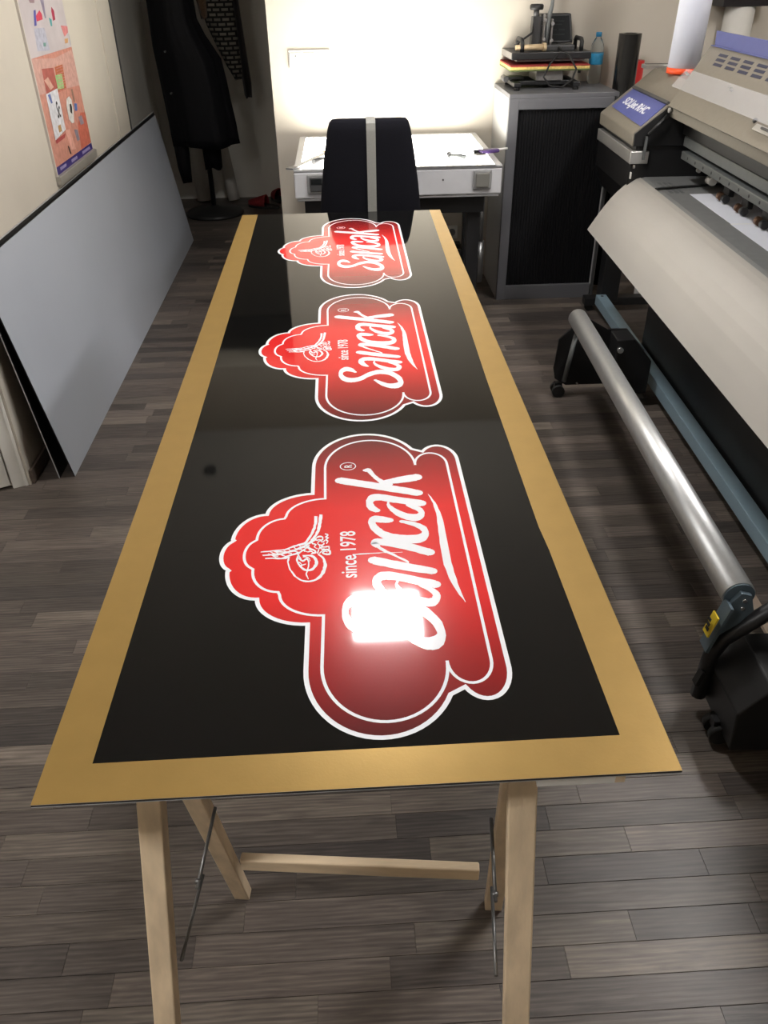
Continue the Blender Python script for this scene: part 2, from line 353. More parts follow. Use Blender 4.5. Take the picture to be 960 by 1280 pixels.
# white door casing and door leaf at the near end of the left wall
dx, dy = -0.88, -0.475
def along(s, off, z): return (-1.17+dx*s+dy*(-off)*-1*0 + 0.475*off*-1*-1*0 + (0.475*off), 1.954+dy*s-(0.88*off), z)
def oblique(mb, s0, s1, o0, o1, z0, z1):
    b = [along(s0, o0, z0), along(s1, o0, z0), along(s1, o1, z0), along(s0, o1, z0)]
    t = [(x, y, z1) for x, y, _ in b]
    return mb.hexa(b, t)
struct('trim_3', oblique(oblique(MB(), 0.0, 0.052, -0.06, 0.0, 0, 2.1), 0.0, 0.012, 0.0, 0.006, 0, 2.1), 'trim', bevel=0.003)
dr = struct('door_1', oblique(MB(), 0.056, 1.02, -0.05, -0.008, 0.012, 2.1), 'trim', bevel=0.003)
tag(MB().cyl(along(0.94, -0.008, 1.0), along(0.94, 0.05, 1.0), 0.011).cyl(along(0.94, 0.045, 1.0), along(0.82, 0.045, 1.0), 0.009).build('handle', 'steel', dr), kind=None)
struct('wall_above_door', oblique(MB(), 0.0, 1.05, -0.12, -0.002, 2.1, H), 'wall')

# floor strips: 60 mm laminate strips running along x
TONES = [(80, 73, 69), (87, 79, 74), (93, 85, 79), (99, 90, 84), (110, 101, 93), (83, 76, 71), (90, 82, 77), (74, 68, 65)]
PITCH, W = 0.0605, 0.0600
LENS = [0.24, 0.33, 0.42, 0.51]
def plank_mesh(l):
    g = 0.0002; c = 0.0004
    mb = MB(); x0, x1, y0, y1 = g, l-g, g, W-g
    b = [(x0, y0, -0.003), (x1, y0, -0.003), (x1, y1, -0.003), (x0, y1, -0.003)]
    m_ = [(x, y, -c) for x, y, _ in b]
    t = [(x0+c, y0+c, 0), (x1-c, y0+c, 0), (x1-c, y1-c, 0), (x0+c, y1-c, 0)]
    mb.add(b+m_+t, [(8, 9, 10, 11)]+[(i, (i+1) % 4, 4+(i+1) % 4, 4+i) for i in range(4)]+[(4+i, 4+(i+1) % 4, 8+(i+1) % 4, 8+i) for i in range(4)])
    return mb
def inside(p, quad):
    s = [(quad[i-1][0]-quad[i][0])*(p[1]-quad[i][1])-(quad[i-1][1]-quad[i][1])*(p[0]-quad[i][0]) for i in range(4)]
    return all(v > 0 for v in s) or all(v < 0 for v in s)
BQ = [project((x, y, 0.8085)) for x, y in ((-.35, 0), (.35, 0), (.35, 2.3946), (-.35, 2.3946))]
rng = random.Random(11)
near, rest = [], []
for k in range(-43, 101):
    y = 0.16+PITCH*k
    x = -2.25-rng.random()*0.5
    while x < 2.7:
        l = rng.choice(LENS); tone = rng.choice(TONES); j = rng.uniform(.9, 1.1)
        colr = srgb(*[min(255, c*j) for c in tone])
        pts = [project((x+l*a, y+W*b, 0)) for a in (0, .25, .5, .75, 1) for b in (0, 1)]
        vis = [p for p in pts if p and -5 < p[0] < 965 and -5 < p[1] < 1285 and not inside(p, BQ)]
        size = 0
        if vis and all(pts):
            size = (abs(pts[0][1]-pts[1][1]))*min(abs(pts[8][0]-pts[0][0]), 960)*len(vis)/len(pts)
        (near if size > 0 and y > -0.9 else rest).append((size, x, y, l, colr)); x += l
near.sort(key=lambda a: -a[0])
rest += near[300:]; near = near[:300]
PM = {}
for size, x, y, l, colr in near:
    if l not in PM:
        o = plank_mesh(l).build('plank', 'plank', floor); PM[l] = o.data
    else:
        o = bpy.data.objects.new('plank', PM[l]); COL.objects.link(o); o.parent = floor
    o.location = (x, y, 0); o.color = colr
far = MB(); fcols = []
for size, x, y, l, colr in rest:
    q = plank_mesh(l); far.add([(a+x, b+y, c) for a, b, c in q.v], q.f); fcols += [colr]*len(q.v)
me = bpy.data.meshes.new('plank_field'); me.from_pydata(far.v, [], far.f)
at = me.attributes.new('tone', 'FLOAT_COLOR', 'POINT')
at.data.foreach_set('color', [c for col in fcols for c in col])
me.materials.append(M['plank_far'])
o = bpy.data.objects.new('plank_field', me); COL.objects.link(o); o.parent = floor; o['kind'] = 'stuff'

# ceiling panels
def ceiling_light(x, y, sx, sy, m, label):
    t = thing('ceiling_light', (x, y, H), label, 'lamp', 'ceiling lights')
    fr = MB()
    for a in ((-sx/2-.02, -sx/2, -sy/2-.02, sy/2+.02), (sx/2, sx/2+.02, -sy/2-.02, sy/2+.02), (-sx/2, sx/2, -sy/2-.02, -sy/2), (-sx/2, sx/2, sy/2, sy/2+.02)):
        fr.box(a[0], a[1], a[2], a[3], -0.03, 0)
    fr.build('frame', 'trim', t)
    MB().box(-sx/2, sx/2, -sy/2, sy/2, -0.022, -0.002).build('diffuser', m, t)
    return t
ceiling_light(0.13, 2.23, 0.31, 0.32, 'lamp', 'bright ceiling panel mirrored as a white patch on the nearest red logo')
ceiling_light(1.95, 1.5, 0.30, 1.20, 'lamp2', 'ceiling panel above the large format printer, out of the frame')
ceiling_light(-1.35, -0.55, 0.36, 0.36, 'lamp_fill', 'fill light panel added on the ceiling near the white door, out of the frame')  # unseen panel, added to fill light on the legs and left floor

# ---------------------------------------------------------------- the sign board
LOGO = json.loads('''{"lettering":[[[19,-128],[18,-125],[16,-120],[14,-115],[11,-111],[8,-108],[5,-106],[1,-104],[-2,-104],[-6,-105],[-9,-108],[-12,-112],[-14,-116],[-16,-121],[-17,-127],[-18,-134],[-18,-141],[-18,-148],[-17,-154],[-15,-161],[-13,-167],[-10,-172],[-6,-176],[-3,-179],[1,-181],[5,-182],[8,-183],[12,-182],[16,-182],[20,-180],[23,-179],[27,-177],[31,-174],[35,-171],[39,-166],[42,-162],[45,-159],[49,-156],[52,-154],[56,-151],[59,-149],[62,-148],[65,-147],[69,-146],[72,-146],[76,-147],[81,-148],[85,-150],[89,-152],[92,-155],[95,-159],[98,-163],[101,-168],[103,-172],[105,-178],[106,-182],[107,-186],[107,-187],[107,-189],[106,-190],[106,-190],[106,-190],[104,-192],[102,-193],[99,-194],[96,-195],[93,-195],[90,-195],[86,-194],[83,-193],[80,-190],[77,-188],[74,-185],[70,-182],[67,-178],[63,-175],[61,-172],[58,-180],[60,-184],[63,-190],[67,-196],[70,-201],[73,-205],[77,-208],[80,-211],[84,-214],[87,-216],[91,-218],[95,-218],[98,-219],[102,-218],[106,-217],[109,-214],[113,-210],[116,-202],[118,-193],[118,-184],[117,-175],[116,-167],[113,-160],[110,-154],[107,-149],[104,-144],[101,-139],[97,-135],[93,-131],[88,-129],[83,-127],[78,-125],[73,-124],[69,-125],[65,-125],[61,-127],[58,-129],[54,-131],[50,-133],[46,-136],[43,-139],[39,-143],[35,-148],[31,-152],[28,-155],[25,-157],[22,-159],[19,-160],[15,-161],[12,-161],[9,-161],[6,-160],[3,-159],[0,-157],[-2,-155],[-5,-152],[-6,-150],[-7,-147],[-8,-145],[-9,-142],[-9,-140],[-9,-138],[-9,-135],[-8,-133],[-8,-132],[-7,-130],[-5,-128],[-3,-127],[-2,-126],[0,-126],[3,-127],[6,-128],[8,-129],[10,-130],[13,-132],[15,-134],[16,-136]],[[47,-101],[46,-99],[45,-96],[43,-93],[42,-90],[41,-87],[40,-85],[39,-82],[39,-80],[38,-79],[38,-78],[38,-77],[38,-77],[39,-77],[39,-76],[40,-75],[41,-74],[43,-74],[46,-73],[49,-74],[53,-74],[58,-75],[63,-77],[69,-79],[74,-81],[78,-83],[83,-85],[87,-87],[92,-89],[98,-91],[104,-93],[110,-95],[114,-97],[117,-80],[113,-78],[108,-76],[101,-74],[96,-72],[91,-70],[87,-68],[82,-66],[77,-64],[72,-62],[66,-60],[61,-58],[55,-56],[51,-55],[47,-55],[43,-55],[39,-55],[35,-57],[32,-61],[29,-64],[27,-69],[26,-74],[26,-79],[26,-84],[27,-88],[29,-92],[31,-96],[33,-99],[35,-101],[37,-103],[40,-105],[42,-106],[44,-107]],[[92,-91],[95,-94],[99,-97],[103,-101],[106,-105],[108,-108],[109,-111],[109,-114],[109,-114],[108,-114],[108,-116],[107,-117],[107,-117],[106,-117],[103,-118],[100,-117],[97,-116],[93,-115],[88,-112],[84,-109],[80,-106],[76,-103],[73,-100],[69,-97],[67,-94],[65,-91],[64,-89],[63,-86],[62,-84],[62,-83],[63,-81],[63,-80],[64,-78],[62,-76],[61,-77],[60,-78],[59,-81],[58,-84],[58,-88],[59,-92],[60,-97],[61,-101],[64,-106],[67,-110],[70,-115],[74,-119],[79,-123],[83,-127],[88,-130],[93,-132],[97,-134],[101,-135],[106,-135],[110,-134],[114,-130],[117,-125],[119,-119],[120,-113],[119,-107],[117,-103],[114,-99],[111,-96],[107,-93],[102,-90],[97,-87],[94,-86]],[[28,-36],[32,-38],[39,-41],[46,-43],[52,-46],[57,-48],[62,-50],[66,-51],[71,-53],[77,-55],[83,-57],[89,-59],[95,-61],[100,-62],[105,-63],[110,-65],[113,-66],[116,-51],[113,-50],[108,-48],[103,-46],[98,-44],[92,-42],[86,-40],[80,-37],[74,-35],[69,-33],[65,-31],[60,-30],[55,-28],[49,-25],[42,-22],[36,-20],[31,-18]],[[39,12],[38,14],[36,16],[36,18],[36,17],[35,12],[34,10],[35,10],[37,10],[41,10],[45,8],[50,7],[56,5],[63,2],[70,-1],[78,-4],[85,-8],[93,-11],[100,-16],[107,-19],[112,-22],[117,-5],[112,-3],[105,1],[97,6],[89,10],[82,13],[74,17],[66,20],[59,23],[53,24],[47,26],[42,26],[38,27],[34,26],[32,25],[29,22],[27,14],[29,9],[32,6],[34,4],[35,3]],[[33,7],[35,5],[38,1],[41,-3],[45,-7],[50,-11],[55,-15],[60,-19],[65,-23],[69,-27],[74,-31],[78,-35],[81,-38],[82,-34],[80,-31],[76,-27],[71,-23],[66,-19],[62,-14],[57,-10],[52,-6],[48,-1],[44,3],[40,7],[38,11],[36,14]],[[61,80],[58,81],[54,83],[50,85],[46,86],[43,87],[39,88],[36,88],[32,86],[28,82],[26,76],[25,70],[26,64],[27,59],[28,54],[30,49],[33,44],[35,40],[38,36],[42,31],[46,27],[50,24],[54,21],[59,18],[64,16],[70,14],[76,12],[82,11],[88,10],[93,10],[98,10],[103,11],[108,14],[112,17],[115,23],[117,28],[118,34],[118,40],[117,46],[116,51],[113,55],[110,58],[107,61],[103,63],[99,66],[94,68],[88,70],[82,72],[79,73],[77,65],[81,64],[86,61],[91,58],[96,55],[99,52],[102,49],[105,46],[106,43],[107,41],[108,39],[107,37],[107,37],[107,36],[106,35],[105,35],[104,34],[102,33],[98,32],[94,32],[90,32],[84,32],[79,33],[73,34],[68,36],[63,37],[59,39],[55,42],[51,44],[48,47],[46,51],[43,54],[41,58],[39,61],[38,64],[37,67],[37,69],[37,70],[36,71],[36,70],[35,70],[36,70],[38,70],[41,69],[45,68],[48,68],[52,67],[56,67],[59,67]],[[43,108],[41,111],[39,114],[37,117],[37,120],[36,121],[36,123],[35,124],[35,125],[36,126],[36,127],[36,128],[37,129],[38,130],[40,131],[42,131],[45,131],[49,131],[53,129],[58,127],[63,125],[68,123],[74,122],[79,120],[85,118],[92,115],[100,113],[107,110],[112,109],[116,127],[110,129],[103,131],[95,134],[88,136],[82,138],[76,140],[71,142],[66,144],[61,146],[56,148],[51,149],[46,151],[42,151],[39,151],[35,150],[31,148],[28,144],[26,138],[24,133],[24,127],[24,121],[24,115],[26,110],[28,105],[31,102],[34,100],[37,98],[39,97]],[[90,111],[93,108],[98,103],[103,99],[106,95],[107,92],[107,91],[107,90],[107,90],[106,90],[106,90],[105,89],[104,88],[101,88],[98,88],[94,89],[90,90],[87,92],[83,95],[79,98],[76,101],[73,104],[70,107],[68,110],[66,113],[64,115],[63,117],[63,118],[62,120],[62,121],[62,122],[62,124],[62,125],[60,127],[59,126],[58,124],[58,121],[57,118],[58,114],[58,111],[59,108],[61,104],[62,100],[65,96],[67,92],[70,87],[74,83],[78,79],[82,76],[86,73],[91,71],[95,69],[100,68],[104,69],[108,71],[112,75],[115,80],[116,85],[117,91],[116,97],[114,103],[111,107],[107,110],[101,113],[95,115],[92,117]],[[-19,187],[-15,186],[-9,183],[-2,181],[4,179],[11,176],[18,174],[25,171],[32,169],[39,166],[46,163],[53,161],[60,158],[67,155],[74,153],[80,151],[87,148],[94,146],[100,143],[106,141],[110,140],[113,158],[109,159],[104,162],[97,165],[90,168],[83,170],[77,173],[70,175],[63,178],[56,180],[49,183],[42,186],[35,189],[28,191],[20,194],[13,196],[7,199],[-0,201],[-7,204],[-13,206],[-17,207]],[[25,223],[26,222],[28,222],[30,221],[30,220],[30,219],[31,218],[32,216],[33,213],[35,210],[36,207],[38,204],[39,201],[41,197],[44,193],[46,189],[49,185],[54,182],[59,179],[63,176],[66,174],[68,183],[65,185],[61,188],[56,192],[53,196],[50,199],[48,202],[46,206],[44,209],[42,213],[41,216],[40,219],[39,222],[38,225],[37,227],[36,231],[33,233],[31,234],[28,233],[26,232],[25,231]],[[54,179],[56,179],[60,180],[64,180],[68,180],[72,181],[76,181],[80,181],[85,182],[92,183],[100,184],[107,186],[113,187],[113,209],[108,207],[100,206],[92,204],[85,202],[80,201],[76,199],[72,198],[68,196],[64,195],[59,193],[56,192],[53,191]]],"swoosh":[[[127,146],[128,141],[130,133],[131,125],[133,116],[133,107],[134,98],[135,88],[135,77],[134,64],[134,51],[133,37],[133,23],[132,9],[132,-5],[132,-19],[132,-33],[132,-45],[134,-56],[135,-67],[136,-76],[138,-85],[140,-93],[142,-100],[144,-107],[146,-114],[149,-120],[151,-125],[152,-129],[153,-129],[152,-124],[151,-118],[150,-111],[149,-103],[148,-96],[147,-88],[147,-80],[146,-71],[145,-62],[145,-52],[144,-41],[144,-29],[144,-17],[144,-3],[144,11],[144,25],[144,39],[144,53],[144,67],[143,80],[142,91],[140,101],[139,110],[137,119],[134,127],[132,135],[129,142],[127,146]]],"emblem":[[[-96,-10],[-97,-13],[-98,-17],[-98,-22],[-97,-27],[-96,-32],[-95,-37],[-94,-41],[-92,-44],[-91,-47],[-89,-51],[-87,-56],[-84,-59],[-81,-63],[-78,-66],[-75,-68],[-72,-70],[-69,-71],[-65,-71],[-61,-71],[-58,-70],[-54,-68],[-50,-65],[-47,-62],[-45,-57],[-42,-52],[-41,-46],[-40,-41],[-39,-36],[-39,-32],[-40,-28],[-41,-23],[-42,-19],[-44,-14],[-47,-10],[-50,-7],[-52,-5],[-53,-8],[-51,-10],[-48,-14],[-46,-18],[-45,-21],[-45,-25],[-44,-29],[-44,-32],[-44,-35],[-45,-39],[-45,-43],[-47,-48],[-48,-53],[-50,-57],[-53,-61],[-55,-64],[-58,-66],[-62,-67],[-65,-68],[-69,-67],[-72,-66],[-75,-65],[-77,-63],[-80,-60],[-83,-57],[-85,-53],[-87,-49],[-89,-45],[-91,-42],[-92,-39],[-93,-36],[-94,-31],[-95,-27],[-96,-22],[-95,-18],[-95,-14],[-94,-11]],[[-84,-8],[-84,-11],[-85,-15],[-85,-19],[-84,-23],[-83,-26],[-82,-29],[-80,-33],[-78,-37],[-76,-40],[-74,-43],[-71,-45],[-68,-46],[-66,-46],[-63,-46],[-60,-45],[-58,-43],[-56,-39],[-54,-36],[-53,-33],[-52,-29],[-52,-25],[-53,-21],[-54,-17],[-56,-13],[-58,-10],[-61,-8],[-64,-7],[-68,-7],[-73,-7],[-76,-7],[-75,-10],[-72,-10],[-68,-10],[-64,-11],[-62,-13],[-60,-15],[-59,-17],[-58,-20],[-57,-23],[-57,-25],[-57,-28],[-57,-30],[-58,-32],[-59,-35],[-60,-38],[-62,-40],[-64,-41],[-66,-42],[-68,-42],[-70,-41],[-72,-39],[-74,-37],[-76,-34],[-78,-31],[-80,-27],[-81,-24],[-82,-22],[-82,-19],[-82,-16],[-82,-12],[-82,-9]],[[-52,98],[-52,94],[-53,88],[-53,82],[-53,77],[-54,72],[-54,67],[-55,61],[-55,55],[-57,50],[-58,44],[-60,40],[-62,35],[-64,32],[-65,28],[-67,25],[-70,22],[-72,20],[-74,17],[-78,15],[-81,13],[-84,11],[-87,8],[-90,6],[-94,4],[-97,4],[-101,4],[-105,4],[-110,5],[-115,5],[-119,6],[-118,3],[-115,2],[-110,2],[-105,1],[-101,1],[-97,1],[-93,1],[-90,2],[-86,4],[-83,6],[-80,8],[-76,10],[-73,13],[-70,15],[-68,18],[-65,20],[-63,24],[-61,27],[-59,31],[-57,36],[-55,41],[-53,46],[-51,52],[-50,59],[-49,64],[-49,70],[-48,75],[-48,81],[-47,87],[-47,93],[-47,97]],[[-60,94],[-60,90],[-60,84],[-60,78],[-60,73],[-61,68],[-61,63],[-63,57],[-64,51],[-65,46],[-67,41],[-69,36],[-71,31],[-72,28],[-73,26],[-75,24],[-77,23],[-80,22],[-83,21],[-86,19],[-90,18],[-93,16],[-96,14],[-99,12],[-103,10],[-108,9],[-115,9],[-121,8],[-128,7],[-134,7],[-139,6],[-139,4],[-134,4],[-128,4],[-121,5],[-114,5],[-108,6],[-102,7],[-98,8],[-95,11],[-92,12],[-89,14],[-85,15],[-82,17],[-79,17],[-76,18],[-73,19],[-71,21],[-69,24],[-68,28],[-66,32],[-64,37],[-62,43],[-60,48],[-59,54],[-57,60],[-57,66],[-56,71],[-55,77],[-55,83],[-55,89],[-55,93]],[[-135,-5],[-131,-5],[-126,-5],[-120,-4],[-116,-4],[-112,-5],[-108,-4],[-104,-3],[-99,-1],[-95,1],[-91,3],[-87,4],[-83,6],[-78,9],[-74,13],[-71,15],[-72,18],[-75,16],[-80,13],[-84,10],[-88,8],[-92,7],[-96,5],[-100,3],[-104,1],[-108,0],[-112,-1],[-116,-1],[-121,-1],[-126,-1],[-132,-2],[-136,-2]],[[-131,-13],[-128,-13],[-124,-13],[-120,-13],[-116,-14],[-112,-15],[-107,-15],[-103,-14],[-99,-11],[-95,-9],[-91,-7],[-87,-6],[-83,-4],[-79,-1],[-76,2],[-73,5],[-70,9],[-67,13],[-65,15],[-67,18],[-69,15],[-71,11],[-74,8],[-77,5],[-80,2],[-84,0],[-88,-2],[-92,-3],[-96,-5],[-100,-7],[-104,-10],[-108,-12],[-112,-12],[-116,-11],[-120,-10],[-124,-10],[-128,-10],[-131,-10]],[[-125,4],[-123,2],[-120,-1],[-117,-3],[-112,-4],[-108,-4],[-104,-3],[-105,0],[-108,0],[-113,0],[-117,0],[-120,2],[-123,4],[-124,6]],[[-122,-5],[-120,-7],[-117,-10],[-114,-13],[-111,-14],[-107,-15],[-104,-15],[-100,-15],[-97,-13],[-95,-12],[-96,-9],[-98,-10],[-101,-11],[-104,-12],[-107,-12],[-110,-11],[-114,-10],[-117,-8],[-119,-5],[-121,-3]],[[-84,-4],[-83,-7],[-81,-11],[-80,-14],[-79,-18],[-77,-21],[-75,-24],[-72,-22],[-70,-19],[-69,-18],[-69,-19],[-68,-21],[-67,-25],[-67,-29],[-67,-35],[-68,-40],[-68,-44],[-69,-47],[-70,-52],[-69,-57],[-67,-61],[-66,-65],[-65,-64],[-66,-60],[-67,-56],[-68,-52],[-67,-48],[-66,-45],[-66,-41],[-65,-35],[-65,-29],[-65,-24],[-66,-20],[-67,-17],[-69,-14],[-72,-16],[-74,-19],[-75,-20],[-76,-19],[-77,-16],[-78,-13],[-80,-9],[-81,-5],[-82,-2]],[[-78,-34],[-76,-33],[-72,-31],[-70,-30],[-70,-28],[-73,-29],[-76,-30],[-79,-31]],[[-83,-12],[-82,-15],[-80,-18],[-78,-21],[-76,-23],[-74,-23],[-73,-23],[-73,-19],[-74,-19],[-76,-19],[-77,-18],[-79,-16],[-81,-13],[-82,-10]],[[-72,16],[-70,13],[-68,9],[-65,6],[-63,4],[-61,3],[-59,2],[-58,0],[-57,-2],[-56,-2],[-58,-2],[-61,-3],[-63,-3],[-63,-6],[-61,-6],[-57,-5],[-55,-4],[-55,-1],[-56,3],[-58,5],[-60,7],[-62,8],[-64,10],[-66,12],[-69,16],[-71,18]],[[-66,19],[-64,21],[-61,24],[-58,27],[-56,31],[-55,34],[-53,35],[-51,36],[-49,36],[-48,36],[-47,35],[-47,32],[-47,31],[-48,30],[-50,29],[-52,27],[-53,25],[-54,23],[-54,19],[-52,16],[-50,14],[-47,13],[-45,15],[-43,18],[-43,20],[-44,22],[-45,20],[-46,18],[-47,17],[-49,17],[-52,19],[-53,21],[-53,21],[-52,23],[-51,25],[-49,26],[-47,27],[-45,29],[-45,33],[-45,36],[-47,39],[-49,40],[-52,40],[-54,39],[-56,36],[-58,33],[-59,30],[-62,27],[-65,24],[-67,22]],[[-43,43],[-41,42],[-39,41],[-39,41],[-39,41],[-41,39],[-43,36],[-41,34],[-38,33],[-38,34],[-39,33],[-41,32],[-42,29],[-41,26],[-39,25],[-39,25],[-39,24],[-40,22],[-41,20],[-40,18],[-39,19],[-38,22],[-37,25],[-38,28],[-40,29],[-41,28],[-40,29],[-38,31],[-36,34],[-38,36],[-40,37],[-41,36],[-40,36],[-38,38],[-37,41],[-38,44],[-41,45],[-42,46]],[[-50,-6],[-49,-4],[-47,-1],[-45,1],[-43,2],[-41,2],[-40,2],[-38,1],[-37,-1],[-36,-2],[-36,-3],[-36,-4],[-36,-5],[-38,-6],[-40,-5],[-42,-5],[-43,-4],[-44,-4],[-45,-4],[-44,-3],[-43,-2],[-42,-1],[-41,-1],[-40,-2],[-39,-3],[-38,-1],[-39,0],[-41,1],[-42,2],[-44,1],[-46,-1],[-47,-3],[-46,-6],[-44,-8],[-42,-9],[-40,-10],[-37,-10],[-35,-10],[-33,-7],[-33,-4],[-33,0],[-35,3],[-37,5],[-39,6],[-42,6],[-44,6],[-46,4],[-48,1],[-50,-2],[-51,-4]],[[-118,4],[-116,2],[-114,0],[-112,-2],[-110,-4],[-108,-5],[-106,-7],[-103,-8],[-100,-10],[-98,-11],[-98,-9],[-100,-8],[-103,-6],[-105,-4],[-108,-3],[-110,-1],[-112,0],[-114,2],[-116,4],[-117,5]],[[-105,6],[-103,4],[-101,1],[-98,-1],[-96,-2],[-94,-3],[-92,-4],[-92,-1],[-93,-1],[-96,0],[-98,1],[-100,3],[-103,6],[-105,8]],[[-98,8],[-96,7],[-95,5],[-92,3],[-90,2],[-88,2],[-86,1],[-84,-1],[-81,-3],[-80,-4],[-79,-2],[-81,-1],[-83,2],[-86,3],[-88,4],[-90,4],[-92,5],[-94,6],[-96,9],[-97,10]],[[-90,12],[-89,11],[-87,9],[-85,7],[-83,7],[-81,6],[-79,6],[-76,4],[-74,2],[-72,0],[-72,2],[-73,4],[-76,6],[-78,8],[-81,9],[-83,9],[-85,10],[-87,11],[-88,13],[-90,14]],[[-82,16],[-80,14],[-78,12],[-76,11],[-74,10],[-72,11],[-70,10],[-68,8],[-66,5],[-65,3],[-64,5],[-65,7],[-67,10],[-70,13],[-72,13],[-74,13],[-76,13],[-78,14],[-80,16],[-81,17]],[[-127,-1],[-125,-3],[-122,-5],[-119,-7],[-116,-8],[-113,-8],[-112,-8],[-112,-6],[-114,-6],[-116,-5],[-119,-4],[-122,-3],[-125,-1],[-127,1]],[[-74,3],[-72,2],[-70,0],[-68,-1],[-66,-1],[-65,0],[-63,0],[-62,-1],[-61,-3],[-60,-4],[-58,-3],[-56,-2],[-55,-1],[-56,1],[-57,0],[-58,-1],[-59,-1],[-60,-1],[-61,1],[-63,3],[-65,3],[-67,2],[-68,1],[-70,2],[-72,4],[-73,6]],[[-66,26],[-65,24],[-63,22],[-62,19],[-59,18],[-57,17],[-57,17],[-57,17],[-59,15],[-59,11],[-57,9],[-55,7],[-54,6],[-53,8],[-55,9],[-57,11],[-58,12],[-57,13],[-56,15],[-55,18],[-57,20],[-59,21],[-61,22],[-62,24],[-64,26],[-65,28]],[[-60,35],[-59,32],[-58,29],[-56,27],[-54,27],[-51,29],[-50,29],[-50,28],[-49,25],[-47,22],[-45,23],[-43,25],[-42,26],[-43,29],[-44,27],[-46,25],[-47,25],[-48,26],[-48,29],[-50,31],[-52,31],[-54,30],[-55,30],[-56,31],[-57,34],[-58,36]],[[-52,15],[-51,12],[-50,9],[-49,6],[-47,4],[-45,4],[-43,4],[-43,7],[-45,7],[-47,7],[-48,8],[-49,10],[-50,13],[-50,16]],[[-82,-24],[-81,-25],[-79,-27],[-78,-28],[-77,-30],[-77,-32],[-77,-33],[-78,-34],[-79,-34],[-80,-34],[-79,-36],[-78,-36],[-77,-35],[-76,-34],[-76,-32],[-76,-29],[-77,-27],[-78,-25],[-80,-23],[-82,-22]],[[-75,-13],[-74,-13],[-72,-13],[-71,-13],[-69,-14],[-67,-16],[-66,-17],[-65,-19],[-65,-21],[-65,-23],[-63,-22],[-64,-21],[-64,-18],[-65,-16],[-66,-14],[-68,-12],[-70,-11],[-72,-10],[-74,-10],[-75,-11]],[[-35,4],[-35,6],[-35,10],[-36,13],[-39,13],[-40,13],[-42,12],[-44,12],[-46,13],[-47,13],[-49,11],[-51,10],[-52,7],[-53,3],[-54,-2],[-54,-5],[-52,-6],[-52,-2],[-51,2],[-51,5],[-50,7],[-48,8],[-47,9],[-45,9],[-44,9],[-42,9],[-40,9],[-38,10],[-38,10],[-37,9],[-37,6],[-37,4]]],"crack":[[[-1,-13],[4,-12],[11,-12],[19,-12],[26,-11],[31,-11],[35,-11],[39,-11],[44,-10],[51,-11],[60,-11],[68,-11],[74,-11],[74,-10],[68,-10],[60,-10],[51,-9],[44,-9],[39,-9],[35,-9],[31,-9],[26,-9],[19,-9],[11,-9],[4,-10],[-1,-10]]]}''')
BW, BL, BT = 0.35, 2.3946, 0.8085
board = thing('sign_board', (0, 0, 0.8045), 'long black sign panel with gold borders and three red logos lying on trestles', 'sign')
bz = 0.0040
MB().box(-BW, BW, 0, BL, 0, 0.0036).build('core', 'boardcore', board)
MB().box(-BW, BW, 0, BL, 0.0036, 0.0038).box(-BW, BW, -0.0003, 0, 0.0, 0.0007).build('skin', 'boardskin', board)
fl = MB(); fl.add([(-.300, .048, bz), (.300, .048, bz), (.312, BL, bz), (-.296, BL, bz)], [(0, 1, 2, 3)]); fl.build('black_film', 'blackfilm', board)
# fine butt joint across the film
MB().strip([(-.262, .436), (0, .425), (.245, .414)], .0010, bz+.00008).build('film_joint', 'blackfilm', board)
gz = bz+.00015
MB().poly([(-BW, 0.0), (BW, 0.0), (BW, .052), (-BW, .050)], gz).build('gold_strip', 'gold', board)
MB().poly([(-BW, .0490), (-.2975, .0490), (-.292, .8), (-.290, 1.5), (-.2955, BL), (-BW, BL)], gz+.00004).build('gold_strip', 'gold', board)
MB().poly([(.2965, .0508), (BW, .0508), (BW, BL), (.312, BL), (.303, 1.6), (.294, 1.0), (.2905, .46), (.2935, .40)], gz+.00004).build('gold_strip', 'gold', board)
MB().poly([(-.318, .044), (-.300, .044), (-.299, .066), (-.305, .062), (-.316, .056)], gz+.0002).build('gold_patch', 'gold', board)

def ell(cx, cy, rx, ry, a0, a1, n):
    return [(cx+rx*math.cos(math.radians(a0+(a1-a0)*i/n)), cy+ry*math.sin(math.radians(a0+(a1-a0)*i/n))) for i in range(n+1)]
def outline_outer():
    h = ell(-178, 0, 19, 36, 180, 100, 7)[:-1] + [(-182, 37)]                       # tip scallop
    h += ell(-137, 37, 47, 66, 178, 92, 10) + ell(-64, 101, 72, 58, 178, 90, 12)    # two scallops
    h += ell(29, 245, 93, 110, 180, 27, 26)                                         # body
    h += ell(157, 252, 33, 52, 142, 4, 14)                                          # ribbon end
    return h
def mirror(h): return h + [(x, -y) for x, y in reversed(h)]
def outline_inner():
    h = ell(-145, 0, 18, 34, 180, 100, 7)[:-1] + [(-147, 36)]
    h += ell(-106, 40, 41, 50, 178, 92, 10) + ell(-43, 95, 62, 48, 178, 90, 12)
    h += ell(35, 240, 79, 92, 180, 2, 30)
    return h
OUT = [(x/1000, y/1000) for x, y in mirror(outline_outer())]
INN = [(x/1000, y/1000) for x, y in outline_inner()]
RIB = [(x/1000, y/1000) for x, y in ell(142, 240, 28, 38, 182, 0, 18)]
